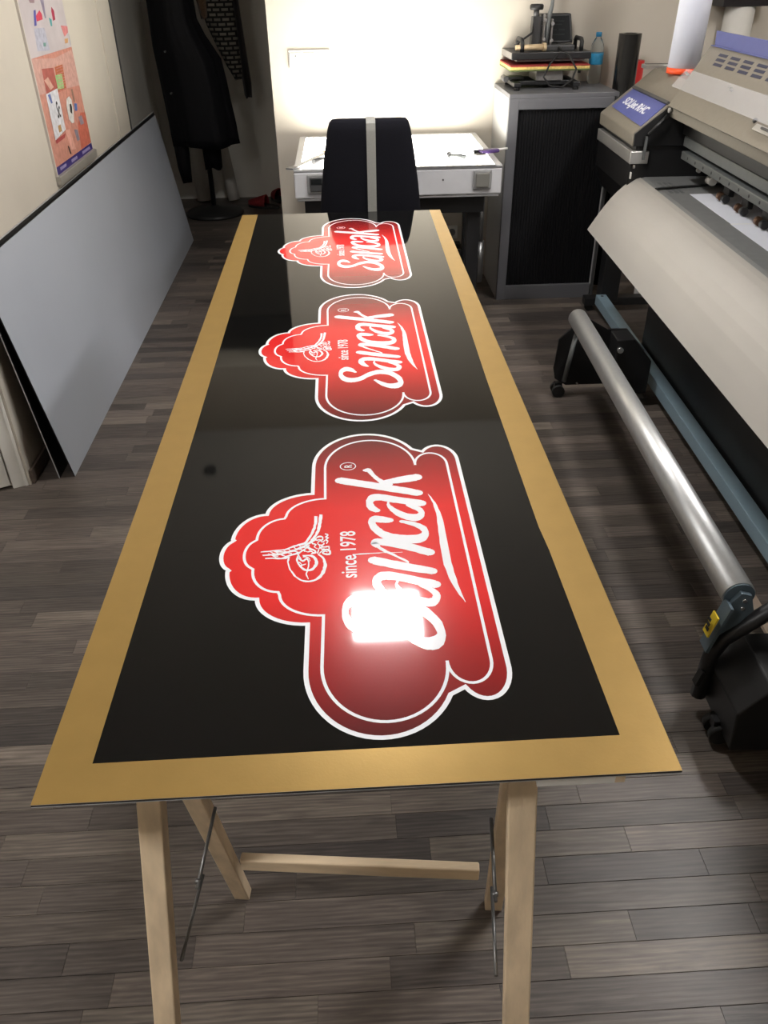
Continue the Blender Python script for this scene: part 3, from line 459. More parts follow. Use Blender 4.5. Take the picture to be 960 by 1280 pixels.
def make_logo(y0):
    fm = MB().poly(OUT, 0)
    lg = fm.build('logo', 'redprint', board); lg.location = (0, y0, bz+.0003)
    MB().strip(OUT, .0062, .0003, True).build('outer_line', 'printwhite', lg)
    il = MB()
    half = INN; full = [(x, -y) for x, y in reversed(half)][:-1] + half
    il.strip(full, .0042, .0003)
    rib = RIB + [(x, -y) for x, y in reversed(RIB)]
    il.strip(rib, .0042, .00036); il.build('inner_line', 'printwhite', lg)
    for key, nm in (('lettering', 'lettering'), ('swoosh', 'swoosh'), ('emblem', 'emblem')):
        mb = MB(); capn = [0]
        for i, pl in enumerate(LOGO[key]):
            n = len(pl)//2; L_ = pl[:n]; R_ = pl[n:][::-1]
            vs_ = [(p[0]/1000, p[1]/1000, .00030+i*.000008) for a, b in zip(L_, R_) for p in (a, b)]
            mb.add(vs_, [(2*k, 2*k+1, 2*k+3, 2*k+2) for k in range(n-1)])
            if key == 'lettering':          # rounded stroke ends
                for a, b in ((L_[0], R_[0]), (L_[-1], R_[-1])):
                    c = Vector((a[0]+b[0], a[1]+b[1]))/2000; r = (Vector(a)-Vector(b)).length/2000
                    if r > .0025: capn[0] += 1; mb.poly([(c.x+r*.9*math.cos(t*math.pi/6), c.y+r*.9*math.sin(t*math.pi/6)) for t in range(12)], .00040+capn[0]*.000006)
        mb.build(nm, 'printwhite', lg)
    # text runs along +y, its up direction is -x
    T = Matrix(((0, -1, 0, 0.004), (1, 0, 0, -0.066), (0, 0, 1, .0003), (0, 0, 0, 1)))
    textmesh('tagline', 'since 1978', .0335, 'printwhite', lg, T, xs=.80, bold=.0004)
    mb = MB(); mb.strip([(-.004+.0135*math.cos(t*math.pi/12), .243+.0125*math.sin(t*math.pi/12)) for t in range(24)], .0016, .0003, True)
    rm = mb.build('registered_mark', 'printwhite', lg)
    T2 = Matrix(((0, -1, 0, 0.003), (1, 0, 0, 0.2375), (0, 0, 1, .0003), (0, 0, 0, 1)))
    r2 = textmesh('registered_letter', 'R', .0195, 'printwhite', lg, T2, xs=.9)
    return lg
logos = [make_logo(y0) for y0 in (0.420, 1.185, 1.951)]
sc_ = MB(); pl = LOGO['crack'][0]; n = len(pl)//2
sc_.add([(p[0]/1000, p[1]/1000, .00031) for a, b in zip(pl[:n], pl[n:][::-1]) for p in (a, b)], [(2*k, 2*k+1, 2*k+3, 2*k+2) for k in range(n-1)])
sc_.build('scratch', 'printwhite', logos[0])
t = thing('added_disc', (-0.86, 3.61, H), 'small added black ceiling fitting mirrored as a dark spot in the sign', 'disc')  # unseen disc, added only for the dark spot it mirrors in the sign
MB().cyl((0, 0, -.03), (0, 0, 0), .034, seg=24).build('body', 'darkgrey', t)

# ---------------------------------------------------------------- trestles
def trestle(name, x, y, rz, label, hgt=0.7925):
    t = thing(name, (x, y, 0), label, 'trestle', 'pine trestles under the sign', rz)
    for side in (-1, 1):
        for fr in (-1, 1):
            a = 0.222 if fr < 0 else 0.226
            wx = 0.0150 if side < 0 else 0.0165
            if side < 0: a -= 0.008
            cx0 = side*(a+0.034*0.8085*(1 if side*fr < 0 else 1)); cx1 = side*a
            y0 = fr*0.245; y1 = fr*0.021
            bot = [(cx0-wx, y0-.012, 0), (cx0+wx, y0-.012, 0), (cx0+wx, y0+.012, 0), (cx0-wx, y0+.012, 0)]
            top = [(cx1-wx, y1-.012, hgt), (cx1+wx, y1-.012, hgt), (cx1+wx, y1+.012, hgt), (cx1-wx, y1+.012, hgt)]
            MB().hexa(bot, top).build('leg', 'pine', t, bevel=0.002)
    for fr in (-1, 1):
        z0, z1 = 0.199, 0.230
        f = 0.214/hgt; yc = fr*(0.245+(0.021-0.245)*f)
        if fr > 0: MB().box(-.212, .212, yc-.009, yc+.009, z0, z1).build('stretcher', 'pine_end', t, bevel=0.003)
    MB().box(-.195, .195, -.019, .019, hgt-.055, hgt-.001).build('top_rail', 'pine_end', t, bevel=0.002)
    for side in (-1, 1):
        f = 0.47/hgt; yy = 0.245+(0.021-0.245)*f; xx = -0.207 if side < 0 else 0.213
        mid = (xx, -0.01, 0.462)
        MB().tube([(xx, yy, .476), mid], .0028, 8).tube([(xx-side*.004, .01, .464), (xx-side*.006, -yy, .470)], .0025, 8).cyl((xx-.005, 0, .464), (xx+.004, 0, .464), .0036, seg=10).build('brace_rod', 'rod', t)
    return t
t1 = trestle('trestle', -0.033, 0.09, -0.106, 'pine folding trestle under the near end of the sign')
trestle('trestle', 0.02, 2.02, 0.03, 'pine folding trestle hidden under the far end of the sign', 0.8045)
sp = thing('spacer_board', (0.12, 0.046, 0.7925), 'white thin spacer board lying on the near trestle beneath the sign edge', 'board')
MB().box(.072, .158, -.045, .05, 0, .012).build('board', 'spacer', sp)
MB().box(.1581, .169, -.045, .05, 0, .012).build('end_strip', 'pine_end', sp)

# ---------------------------------------------------------------- panels leaning on the left wall
def leaning(name, xb, xt, zt, y0, y1, th, m, label, group, edge):
    dxx = xt-xb; ln = math.hypot(dxx, zt); nx, nz = -zt/ln*-1, dxx/ln*-1
    t = thing(name, (xb, (y0+y1)/2, 0), label, 'panel', group)
    h = (y1-y0)/2
    b = [(0, -h, 0), (0, h, 0), (-th, h, 0), (-th, -h, 0)]
    tp = [(dxx, -h, zt), (dxx, h, zt), (dxx-th, h, zt), (dxx-th, -h, zt)]
    MB().hexa(b, tp).build('sheet', m, t)
    ef = MB()
    ef.hexa([(-.0002, -h-.0006, 0), (-.0002, -h, 0), (-th, -h, 0), (-th, -h-.0006, 0)], [(dxx-.0002, -h-.0006, zt), (dxx-.0002, -h, zt), (dxx-th, -h, zt), (dxx-th, -h-.0006, zt)])
    ef.hexa([(dxx-.0002, -h, zt), (dxx-.0002, h, zt), (dxx-th, h, zt), (dxx-th, -h, zt)], [(dxx-.0002, -h, zt+.003), (dxx-.0002, h, zt+.003), (dxx-th, h, zt+.003), (dxx-th, -h, zt+.003)])
    ef.build('edge', edge, t)
    return t
leaning('leaning_board', -1.016, -1.140, 0.772, 2.0, 5.02, .004, 'greypanel', 'long blue-grey composite panel leaning against the left wall', 'composite panels against the wall', 'blackpanel')
leaning('leaning_board', -1.068, -1.150, 0.785, 1.992, 5.04, .004, 'blackpanel', 'black composite panel standing behind the blue-grey one', 'composite panels against the wall', 'boardskin')

# ---------------------------------------------------------------- banner on the left wall
bn = thing('wall_banner', (-1.16, 2.99, 0.80), 'tall pink and lilac printed banner with purple foot strip hung on left wall', 'banner')
YW, ZH = 0.575, 1.30
def onwall(mb, pts, d): return mb.add([(d, y, z) for y, z in pts], [list(t) for t in geometry.tessellate_polygon([[Vector((y, z, 0)) for y, z in pts]])])
MB().box(0, .006, 0, YW, .03, ZH).build('sheet', mat('banner_lilac', (0.50, 0.45, 0.46, 1), 0.5, noise=0.10, nscale=9), bn)
MB().box(0, .020, -.014, YW+.014, 0, .034).build('bottom_rail', 'banner_alu', bn, bevel=0.003)
MB().box(0, .020, -.014, YW+.014, ZH, ZH+.03).build('top_rail', 'banner_alu', bn, bevel=0.003)
MB().box(0, .009, -.010, 0, .03, ZH).build('side_edge', 'banner_edge', bn)
PIC = [
 ((0.55, 0.24, 0.18), [(.002, .064), (YW-.001, .064), (YW-.001, .45), (.002, .452)], 0),
 ((0.56, 0.32, 0.27), [(.002, .33), (YW-.001, .30), (YW-.001, .44), (.30, .43), (.002, .452)], 1),
 ((0.55, 0.14, 0.09), [(.40, .064), (YW-.001, .064), (YW-.001, .19), (.50, .20), (.42, .16)], 1),
 ((0.40, 0.10, 0.08), [(.09, .30), (.25, .31), (.25, .40), (.10, .41)], 2),
 ((0.62, 0.36, 0.28), [(.10, .37), (.155, .376), (.20, .335), (.15, .33)], 3),
 ((0.45, 0.13, 0.05), [(.25, .31), (.37, .31), (.385, .40), (.27, .40)], 2),
 ((0.30, 0.50, 0.20), [(.254, .372), (.347, .368), (.338, .316), (.25, .321)], 3),
 ((0.62, 0.62, 0.66), [(.081, .323), (.242, .326), (.234, .172), (.071, .157)], 4),
 ((0.12, 0.17, 0.42), [(.10, .318), (.135, .319), (.14, .285), (.12, .285)], 5),
 ((0.35, 0.05, 0.05), [(.071, .157), (.222, .160), (.20, .146), (.074, .143)], 4),
 ((0.50, 0.30, 0.12), [(.14, .20), (.18, .20), (.18, .175), (.14, .175)], 5),
 ((0.62, 0.60, 0.58), [(.336, .275), (.38, .28), (.405, .263), (.40, .22), (.372, .178), (.34, .18), (.31, .20), (.315, .25)], 4),
 ((0.02, 0.02, 0.02), [(.362, .252), (.385, .25), (.39, .236), (.37, .212), (.35, .222)], 5),
 ((0.10, 0.17, 0.42), [(.432, .246), (.474, .239), (.458, .212), (.421, .218)], 3),
 ((0.28, 0.17, 0.12), [(.43, .30), (.455, .30), (.45, .25), (.43, .25)], 3),
 ((0.24, 0.20, 0.24), [(.351, .154), (.4, .146), (.406, .104), (.363, .105)], 3),
 ((0.28, 0.22, 0.26), [(.452, .189), (.509, .188), (.521, .152), (.464, .154)], 3),
 ((0.02, 0.02, 0.02), [(.214, .113), (.229, .107), (.241, .075), (.223, .078)], 3),
 ((0.70, 0.35, 0.28), [(.23, .17), (.29, .165), (.32, .08), (.25, .09)], 2),
 ((0.035, 0.02, 0.16), [(.002, .066), (YW-.001, .063), (YW-.001, .036), (.002, .036)], 3),
 ((0.30, 0.26, 0.46), [(.05, .058), (.14, .057), (.14, .046), (.05, .046)], 4),
 ((0.30, 0.26, 0.46), [(.22, .056), (.31, .055), (.31, .044), (.22, .044)], 4),
 ((0.30, 0.26, 0.46), [(.40, .056), (.53, .055), (.53, .044), (.40, .044)], 4),
 ((0.60, 0.06, 0.10), [(.176, .583), (.235, .600), (.256, .585), (.253, .568), (.173, .565)], 1),
 ((0.10, 0.10, 0.38), [(.165, .602), (.19, .603), (.16, .552), (.131, .552)], 1),
 ((0.38, 0.04, 0.08), [(.388, .59), (.40, .605), (.426, .591), (.42, .559), (.385, .556)], 1),
 ((0.10, 0.35, 0.36), [(.335, .571), (.369, .562), (.36, .539), (.339, .54)], 1),
 ((0.62, 0.22, 0.22), [(.476, .535), (.573, .527), (.566, .505), (.499, .492)], 1),
 ((0.60, 0.34, 0.16), [(.49, .485), (.547, .484), (.533, .468), (.487, .468)], 1),
 ((0.16, 0.32, 0.28), [(.196, .492), (.229, .49), (.219, .477), (.186, .48)], 1),
 ((0.36, 0.38, 0.44), [(.565, .50), (YW-.002, .50), (YW-.002, .454), (.560, .457)], 1),
 ((0.30, 0.20, 0.22), [(.13, .640), (.202, .636), (.194, .625), (.14, .627)], 1),
 ((0.42, 0.42, 0.50), [(.10, .47), (.26, .46), (.25, .54), (.12, .545)], 0),
 ((0.26, 0.22, 0.30), [(.27, .65), (.32, .64), (.30, .57), (.285, .57)], 0),
 ((0.55, 0.30, 0.30), [(.10, .72), (.30, .71), (.30, .80), (.12, .82)], 0),
 ((0.30, 0.34, 0.50), [(.34, .76), (.50, .75), (.50, .90), (.36, .90)], 0),
 ((0.50, 0.20, 0.22), [(.10, .95), (.44, .93), (.44, 1.10), (.12, 1.12)], 0),
]
pm = MB(); mats = []
for i, (c, pts, d) in enumerate(PIC):
    mats.append(mat('banner_ink', (c[0], c[1], c[2], 1), 0.5, noise=0.18, nscale=45)); pm.cur = i; onwall(pm, pts, .0063+d*.0003)
for k in range(9):      # notebook ruling
    onwall(pm, [(.26+.003*k, .312+.010*k), (.375, .312+.010*k), (.375, .314+.010*k), (.26+.003*k, .314+.010*k)], .0063+.0012)
pm.build('picture', mats, bn)
Tm = Matrix(((0, 0, 1, .0081), (.25, -.97, 0, .205), (.97, .25, 0, .215), (0, 0, 0, 1)))
Tm = Matrix(((0, 0, 1, .0081), (1, 0, 0, .165), (0, 1, 0, .225), (0, 0, 0, 1)))
textmesh('script_letters', 'Sc', .085, 'blackpanel', bn, Tm, xs=.6, shear=.35, bold=.001)

# ---------------------------------------------------------------- coat stand in the recess
cs = thing('coat_stand', (-0.955, 5.72, 0), 'black coat stand with round base in the dark recess', 'coat stand')
MB().lathe([(0.0, 0), (.215, 0), (.215, .012), (.19, .030), (.06, .045), (.024, .06), (0, .06)], seg=36).build('base', 'blackmetal', cs)
MB().cyl((0, 0, .05), (0, 0, 1.80), .018).build('pole', 'blackmetal', cs)
for k in range(6):
    a = k*math.pi/3+.3; c, s = math.cos(a), math.sin(a)
    MB().tube([(.015*c, .015*s, 1.66), (.08*c, .08*s, 1.68), (.13*c, .13*s, 1.74), (.14*c, .14*s, 1.80)], [.009, .008, .008, .011], 8).build('hook', 'blackmetal', cs)
def drape(mb, rows, folds, amp, seed, seg=44, y0=0):
    r_ = random.Random(seed); ph = [r_.uniform(0, 6.28) for _ in range(4)]
    vs_ = []; n = len(rows)
    for i, (z, x0, x1, d) in enumerate(rows):
        cx, hw = (x0+x1)/2, (x1-x0)/2; t = i/(n-1)
        for k in range(seg):
            a = 2*math.pi*k/seg
            f = 1+amp*t*math.sin(folds*a+ph[0]+1.5*t)+amp*.5*math.sin((folds*2+1)*a+ph[1]+3*t)
            vs_.append((cx+hw*math.cos(a)*f, y0+d*math.sin(a)*f, z+.012*math.sin(3*a+ph[2])*t))
    fs = [[i*seg+k, i*seg+(k+1) % seg, (i+1)*seg+(k+1) % seg, (i+1)*seg+k] for i in range(n-1) for k in range(seg)]
    fs += [[k for k in range(seg)], [(n-1)*seg+k for k in reversed(range(seg))]]
    return mb.add(vs_, fs, True)
ct = thing('long_coat', (-0.93, 5.50, 1.0), 'long black leather coat hanging on the coat stand', 'coat', None)
def rel(rows, ox=-0.93, oz=1.0): return [(z-oz, a-ox, b-ox, d) for z, a, b, d in rows]
drape(MB(), rel([(1.66, -1.00, -.88, .05), (1.60, -1.10, -.80, .08), (1.50, -1.15, -.86, .09), (1.35, -1.16, -.895, .10), (1.25, -1.17, -.89, .11), (1.16, -1.175, -.85, .12), (1.02, -1.17, -.765, .12), (.9, -1.16, -.745, .12), (.77, -1.155, -.73, .12), (.63, -1.15, -.71, .12), (.56, -1.145, -.705, .12), (.50, -1.14, -.70, .12)]), 7, .07, 3).build('body', 'coat', ct)
drape(MB(), rel([(1.45, -1.19, -1.08, .05), (1.1, -1.195, -1.07, .055), (.8, -1.175, -1.06, .055), (.5, -1.155, -1.055, .05), (.36, -1.15, -1.06, .045), (.27, -1.135, -1.065, .04)]), 5, .06, 5).build('sleeve', 'coat', ct)
drape(MB(), rel([(1.3, -.99, -.90, .05), (1.1, -.98, -.86, .06), (.7, -.965, -.83, .055), (.5, -.96, -.835, .05), (.35, -.955, -.84, .045)]), 5, .06, 8).build('sleeve', 'coat', ct)
for z in (1.08, .84): MB().cyl((-1.10+.93, -.128, z-1), (-1.10+.93, -.10, z-1), .006, seg=10).build('button', 'railgrey', ct)
for o in ct.children: o.location.y += 0.06
sh = thing('patterned_cardigan', (-0.78, 5.80, 1.1), 'grey and black patterned cardigan hanging beside the long coat', 'cardigan', None)
drape(MB(), rel([(1.62, -.86, -.74, .05), (1.5, -.90, -.66, .07), (1.35, -.90, -.665, .08), (1.2, -.86, -.66, .08), (1.05, -.80, -.655, .07), (.95, -.755, -.65, .06), (.885, -.72, -.66, .04)], -.78, 1.1), 5, .05, 12).build('body', 'knit', sh)
drape(MB(), rel([(1.55, -.70, -.64, .04), (1.35, -.675, -.635, .04), (1.05, -.665, -.615, .04), (.85, -.66, -.60, .04), (.77, -.655, -.605, .035)], -.78, 1.1), 4, .05, 14).build('sleeve', 'darkwool', sh)
drape(MB(), rel([(1.60, -.90, -.82, .04), (1.45, -.92, -.83, .045), (1.25, -.885, -.84, .04)], -.78, 1.1), 4, .06, 16, y0=-.06).build('collar', 'brownfur', sh)

for (p, q, r, lab) in (((-.845, 6.06, 0.003), (-.93, 6.14, .62), .045, 'white paper roll leaning on the recess wall, right of its pair'),
                       ((-1.08, 6.08, 0.003), (-1.10, 6.13, .70), .055, 'white paper roll leaning behind the hanging coat, left of its pair')):
    t = thing('white_roll', p, lab, 'roll', 'white rolls in the recess')
    d = Vector(q)-Vector(p)
    MB().cyl((0, 0, .012), d, r, seg=24).build('paper', 'whiteroll', t)
    MB().cyl(Vector((0, 0, .012))-d.normalized()*.004, Vector((0, 0, .012)), r*.5, seg=16).build('core', 'core', t)
def shoe(x, y, rz, lab):
    t = thing('slipper', (x, y, 0), lab, 'slipper', 'dark red slippers in the recess', rz)
    MB().poly([(.045*math.cos(a*math.pi/10)*(1 if abs(math.sin(a*math.pi/10)) < .6 else .9), .125*math.sin(a*math.pi/10)) for a in range(20)], 0.002).build('insole', 'shoe', t)
    pts = [(.048*math.cos(a*math.pi/10), .13*math.sin(a*math.pi/10)) for a in range(20)]
    s_ = MB(); s_.add([(x_, y_, 0) for x_, y_ in pts]+[(x_, y_, .018) for x_, y_ in pts], [[i, (i+1) % 20, 20+(i+1) % 20, 20+i] for i in range(20)]+[list(range(20, 40)), list(reversed(range(20)))])
    s_.build('sole', 'rubber', t)
    u = MB(); vs_ = []; n = 8; m = 9
    for i in range(n+1):
        s = i/n; yy = .125-.15*s; hw = .046*math.sqrt(max(0, 1-(yy/.13)**2))+.001
        hh = .03+.05*s
        for k in range(m+1): a = math.pi*k/m; vs_.append((hw*math.cos(a), yy, .018+hh*math.sin(a)))
    u.add(vs_, [[i*(m+1)+k, i*(m+1)+k+1, (i+1)*(m+1)+k+1, (i+1)*(m+1)+k] for i in range(n) for k in range(m)], True)
    o = u.build('upper', 'shoe', t); sd = o.modifiers.new('thick', 'SOLIDIFY'); sd.thickness = .006
    return t
shoe(-.60, 5.86, 1.2, 'dark red slipper on the recess floor, nearer the coat stand')
shoe(-.50, 6.07, .4, 'dark red slipper on the recess floor, by the wall corner')

# ---------------------------------------------------------------- light table at the back wall
lt = thing('light_table', (0.259, 3.62, 0), 'white light table with glowing glass top at the back wall', 'light table')
def L_(x, y): return (x-0.259, y-3.62)
hx, y0, y1, zb, ztp = .466, -.385, .44, .662, .785
MB().box(-hx, hx, y0, y1, zb, ztp-.012).build('body', 'tablebody', lt, bevel=0.006)
rim = MB(); rw = .030
for a in ((-hx, -hx+rw, y0, y1), (hx-rw, hx, y0, y1), (-hx+rw, hx-rw, y0, y0+.022), (-hx+rw, hx-rw, y1-.03, y1)): rim.box(a[0], a[1], a[2], a[3], ztp-.012, ztp)
rim.build('rim', 'tableedge', lt, bevel=0.004)
MB().box(-hx+rw, hx-rw, y0+.022, y1-.03, ztp-.012, ztp-.003).build('glass_top', 'glow', lt)
MB().box(-hx+.008, hx-.008, y0+.006, y1-.01, zb-.012, zb).build('bottom_trim', 'tableedge', lt, bevel=.003)
def rocker(x0, x1, z0, z1, m):
    s = MB().box(x0, x1, y0-.012, y0, z0, z1).build('switch_plate', 'switchrim', lt, bevel=.006)
    MB().box(x0+.012, x1-.012, y0-.020, y0-.011, z0+.012, z1-.012).build('rocker', m, s, bevel=.004)
rocker(.593-.259, .677-.259, .683, .767, 'switchgrey')
s = MB().box(-.150-.259, -.066-.259, y0-.012, y0, .683, .767).build('switch_plate', 'switchrim', lt, bevel=.006)
MB().box(-.138-.259, -.078-.259, y0-.018, y0-.011, .695, .755).build('rocker', 'darkgrey', s, bevel=.003)
MB().box(-.132-.259, -.084-.259, y0-.020, y0-.0175, .726, .748).build('rocker_face', 'screen', s)
MB().cyl((.459-.259, y0-.004, .728), (.459-.259, y0, .728), .004, seg=10).build('screw', 'darkgrey', lt)
for sx in (-1, 1):
    MB().box(sx*.36-.03, sx*.36+.03, -.30, -.24, .03, zb-.012).build('leg', 'blackmetal', lt, bevel=.003)
    MB().box(sx*.425-.03, sx*.425+.03, .26, .32, .03, zb-.012).build('leg', 'blackmetal', lt, bevel=.003)
    MB().hexa([(sx*.36-.04, -.36, 0), (sx*.36+.04, -.36, 0), (sx*.425+.04, .38, 0), (sx*.425-.04, .38, 0)], [(sx*.36-.04, -.36, .03), (sx*.36+.04, -.36, .03), (sx*.425+.04, .38, .03), (sx*.425-.04, .38, .03)]).build('foot', 'blackmetal', lt, bevel=.004)
MB().box(-.40, .40, -.33, -.30, .57, zb-.012).build('apron_rail', 'blackmetal', lt)
MB().cyl((.41, -.20, .40), (.41, -.20, .62), .016).cyl((.41, -.20, .20), (.41, -.20, .40), .024).build('gas_strut', 'rod', lt)
MB().box(-.395, .395, .27, .29, .15, .22).build('cross_bar', 'blackmetal', lt)
# things on it
ZT = .785+.0005
def lying(name, a, b, label, cat, group=None):
    d = math.atan2(b[1]-a[1], b[0]-a[0]); return thing(name, (a[0], a[1], ZT), label, cat, group, d), math.hypot(b[0]-a[0], b[1]-a[1])
t, ln = lying('ruler', (-.225, 3.235), (.03, 3.79), 'long metal ruler lying diagonally across the light table corner', 'ruler')
MB().box(0, ln, -.016, .016, 0, .004).build('blade', 'tableedge', t)
MB().box(0, .05, -.018, .018, .001, .007).build('end_cap', 'darkgrey', t, bevel=.002)
t, ln = lying('cutter', (-.12, 3.33), (-.035, 3.46), 'small dark cutter lying beside the ruler on the light table', 'cutter')
MB().tube([(0, 0, .012), (.05, 0, .012), (.10, 0, .009), (ln, 0, .007)], [.012, .012, .008, .004], 8).build('handle', 'darkgrey', t)
MB().box(ln, ln+.03, -.006, .006, .006, .007).build('blade', 'steel', t)
t, ln = lying('wooden_stick', (-.10, 3.60), (.0, 3.68), 'short yellow wooden stick on the light table by the chair', 'stick')
MB().box(0, ln, -.008, .008, 0, .006).build('stick', 'handlewood', t, bevel=.002)
t, ln = lying('weeding_knife', (.575, 3.315), (.47, 3.445), 'grey weeding knife with thin point lying right of the chair', 'knife')
MB().tube([(0, 0, .014), (.05, .0, .0145), (.09, 0, .011), (.115, .0, .008)], [.013, .014, .010, .006], 8).build('handle', 'railgrey', t)
MB().cyl((.105, 0, .0145), (.118, 0, .0145), .014, seg=12).build('collar', 'darkgrey', t)
MB().tube([(.118, 0, .008), (ln+.02, .004, .004)], [.003, .001], 6).build('point', 'steel', t)
t, ln = lying('flat_brush', (.625, 3.42), (.775, 3.48), 'purple and black flat squeegee brush at the right end of the light table', 'brush')
MB().box(0, .05, -.03, .03, 0, .012).build('pad', 'switchgrey', t, bevel=.003)
MB().box(.03, .125, -.018, .018, .010, .026).build('handle', 'purple', t, bevel=.005)
MB().box(.01, .11, .02, .034, .012, .024).build('clip', 'black', t, bevel=.003)
MB().tube([(.10, 0, .020), (.172, -.008, .023)], .005, 8).build('stick', 'spacer', t)

# ---------------------------------------------------------------- office chair
ch = thing('office_chair', (0.118, 2.78, 0), 'black office chair with a pale grey stripe down its back', 'chair')
def pad(rows, th, bulge, seg=24, y=0):
    """rows: (z, half width, y offset, corner) -> closed padded shell"""
    vs_ = []; n = len(rows)
    for (z, hw, yo, e) in rows:
        for k in range(seg):
            a = 2*math.pi*k/seg; c, s = math.cos(a), math.sin(a)
            xx = hw*math.copysign(abs(c)**.35, c); yy = th*e*math.copysign(abs(s)**.7, s)
            vs_.append((xx, y+yo+yy-bulge*(1-(xx/.22)**2), z))
    fs = [[i*seg+k, i*seg+(k+1) % seg, (i+1)*seg+(k+1) % seg, (i+1)*seg+k] for i in range(n-1) for k in range(seg)]
    fs += [list(range(seg)), [(n-1)*seg+k for k in reversed(range(seg))]]
    return MB().add(vs_, fs, True)
rows = [(.50, .17, .10, .5), (.505, .20, .098, .9), (.60, .212, .085, 1), (.70, .205, .07, 1), (.80, .194, .06, 1), (.90, .180, .055, 1), (.97, .168, .052, 1), (1.01, .160, .05, 1), (1.035, .152, .05, .9), (1.045, .142, .05, .6), (1.048, .125, .05, .2)]
pad(rows, .030, .02).build('backrest', 'fabric', ch)
sv = []
for (z, hw, yo, e) in rows[1:]:
    for x in (-.012, .023): sv.append((x, yo-.030*e-.0225-.002*(z < 1.04), z))
    
sv += [(-.012, .05, 1.0505), (.023, .05, 1.0505)]
k_ = len(sv)//2
MB().add(sv, [(2*i, 2*i+1, 2*i+3, 2*i+2) for i in range(k_-1)]).build('stripe', 'stripe', ch)
MB().lathe([(.0, .40), (.19, .40), (.235, .425), (.24, .45), (.22, .475), (.0, .485)], (0, .24, 0), 28).build('seat', 'fabric', ch)
MB().tube([(0, .12, .40), (0, .02, .40), (0, .05, .47), (0, .09, .60)], .022, 10).build('back_bracket', 'black', ch)
MB().cyl((0, .22, .09), (0, .22, .41), .026).build('gas_post', 'rod', ch)
for k in range(5):
    a = k*2*math.pi/5+.2; c, s_ = math.cos(a), math.sin(a)
    lg = MB().tube([(0, .22, .10), (.15*c, .22+.15*s_, .085), (.28*c, .22+.28*s_, .065)], [.026, .022, .016], 8).build('leg', 'black', ch)
    MB().cyl((.28*c-.02*s_, .22+.28*s_+.02*c, .027), (.28*c+.02*s_, .22+.28*s_-.02*c, .027), .027, seg=16).build('caster', 'rubber', lg)

# ---------------------------------------------------------------- back wall sockets
so = thing('wall_socket', (-0.133, 4.13, 1.134), 'white triple socket and switch plate on the bright back wall', 'socket')
MB().box(-.106, .106, -.010, 0, -.042, .042).build('frame', 'socket', so, bevel=.003)
for k in range(3):
    x = -.071+.071*k
    MB().box(x-.030, x+.030, -.015, -.009, -.030, .030).build('insert', 'trim', so, bevel=.002)
MB().cyl((-.071, -.0165, .016), (-.071, -.0145, .016), .004, seg=10).build('indicator', 'darkgrey', so)
so = thing('power_outlet', (0.624, 4.13, 0.252), 'small white outlet low on the wall behind the light table', 'socket')
MB().box(-.033, .033, -.010, 0, -.036, .036).build('plate', 'socket', so, bevel=.003)
MB().cyl((0, -.012, 0), (0, -.010, 0), .02, seg=20).build('well', 'switchrim', so)
so = thing('power_strip', (0.64, 4.08, 0.0), 'black power adapter hanging below the low white outlet', 'adapter')
MB().box(-.03, .03, -.02, .045, .10, .20).tube([(0, .0, .10), (.02, -.02, .03), (.06, -.06, .006), (.10, -.05, .006)], .004, 6).build('body', 'black', so)

# ---------------------------------------------------------------- tambour cabinet
cb = thing('tambour_cabinet', (1.0885, 3.906, 0), 'grey metal cabinet with black tambour front between light table and printer', 'cabinet')
hx, hy, hz = .2655, .219, 1.008
MB().box(-hx, -hx+.018, -hy+.02, hy, 0, hz-.02).build('side_panel', 'cabside', cb, bevel=.002)
MB().box(hx-.018, hx, -hy+.02, hy, 0, hz-.02).build('side_panel', 'cabside', cb, bevel=.002)
MB().box(-hx+.018, hx-.018, hy-.012, hy, 0, hz-.02).build('back_panel', 'cabside', cb)
MB().box(-hx, hx, -hy, hy, hz-.02, hz).build('top', 'cabgrey', cb, bevel=.002)
MB().box(-hx, -hx+.048, -hy, -hy+.03, .0, hz-.02).build('stile', 'cabgrey', cb, bevel=.002)
MB().box(hx-.014, hx, -hy, -hy+.03, .0, hz-.02).build('stile', 'darkgrey', cb, bevel=.002)
MB().box(-hx+.048, hx-.02, -hy, -hy+.03, hz-.068, hz-.02).build('top_rail', 'cabgrey', cb, bevel=.002)
MB().box(-hx+.048, hx-.02, -hy, -hy+.03, .0, .075).build('plinth', 'cabgrey', cb, bevel=.002)
mb = MB(); n = 32; x0 = -hx+.048; wd = (2*hx-.068)/n
for k in range(n):
    a = x0+wd*k
    mb.add([(a+wd*.06, -hy+.020, .075), (a+wd*.94, -hy+.020, .075), (a+wd, -hy+.026, .075), (a, -hy+.026, .075), (a+wd*.06, -hy+.020, hz-.068), (a+wd*.94, -hy+.020, hz-.068), (a+wd, -hy+.026, hz-.068), (a, -hy+.026, hz-.068)], [(0, 1, 5, 4), (1, 2, 6, 5), (3, 0, 4, 7), (2, 3, 7, 6)])
mb.build('tambour_door', 'tambour', cb)

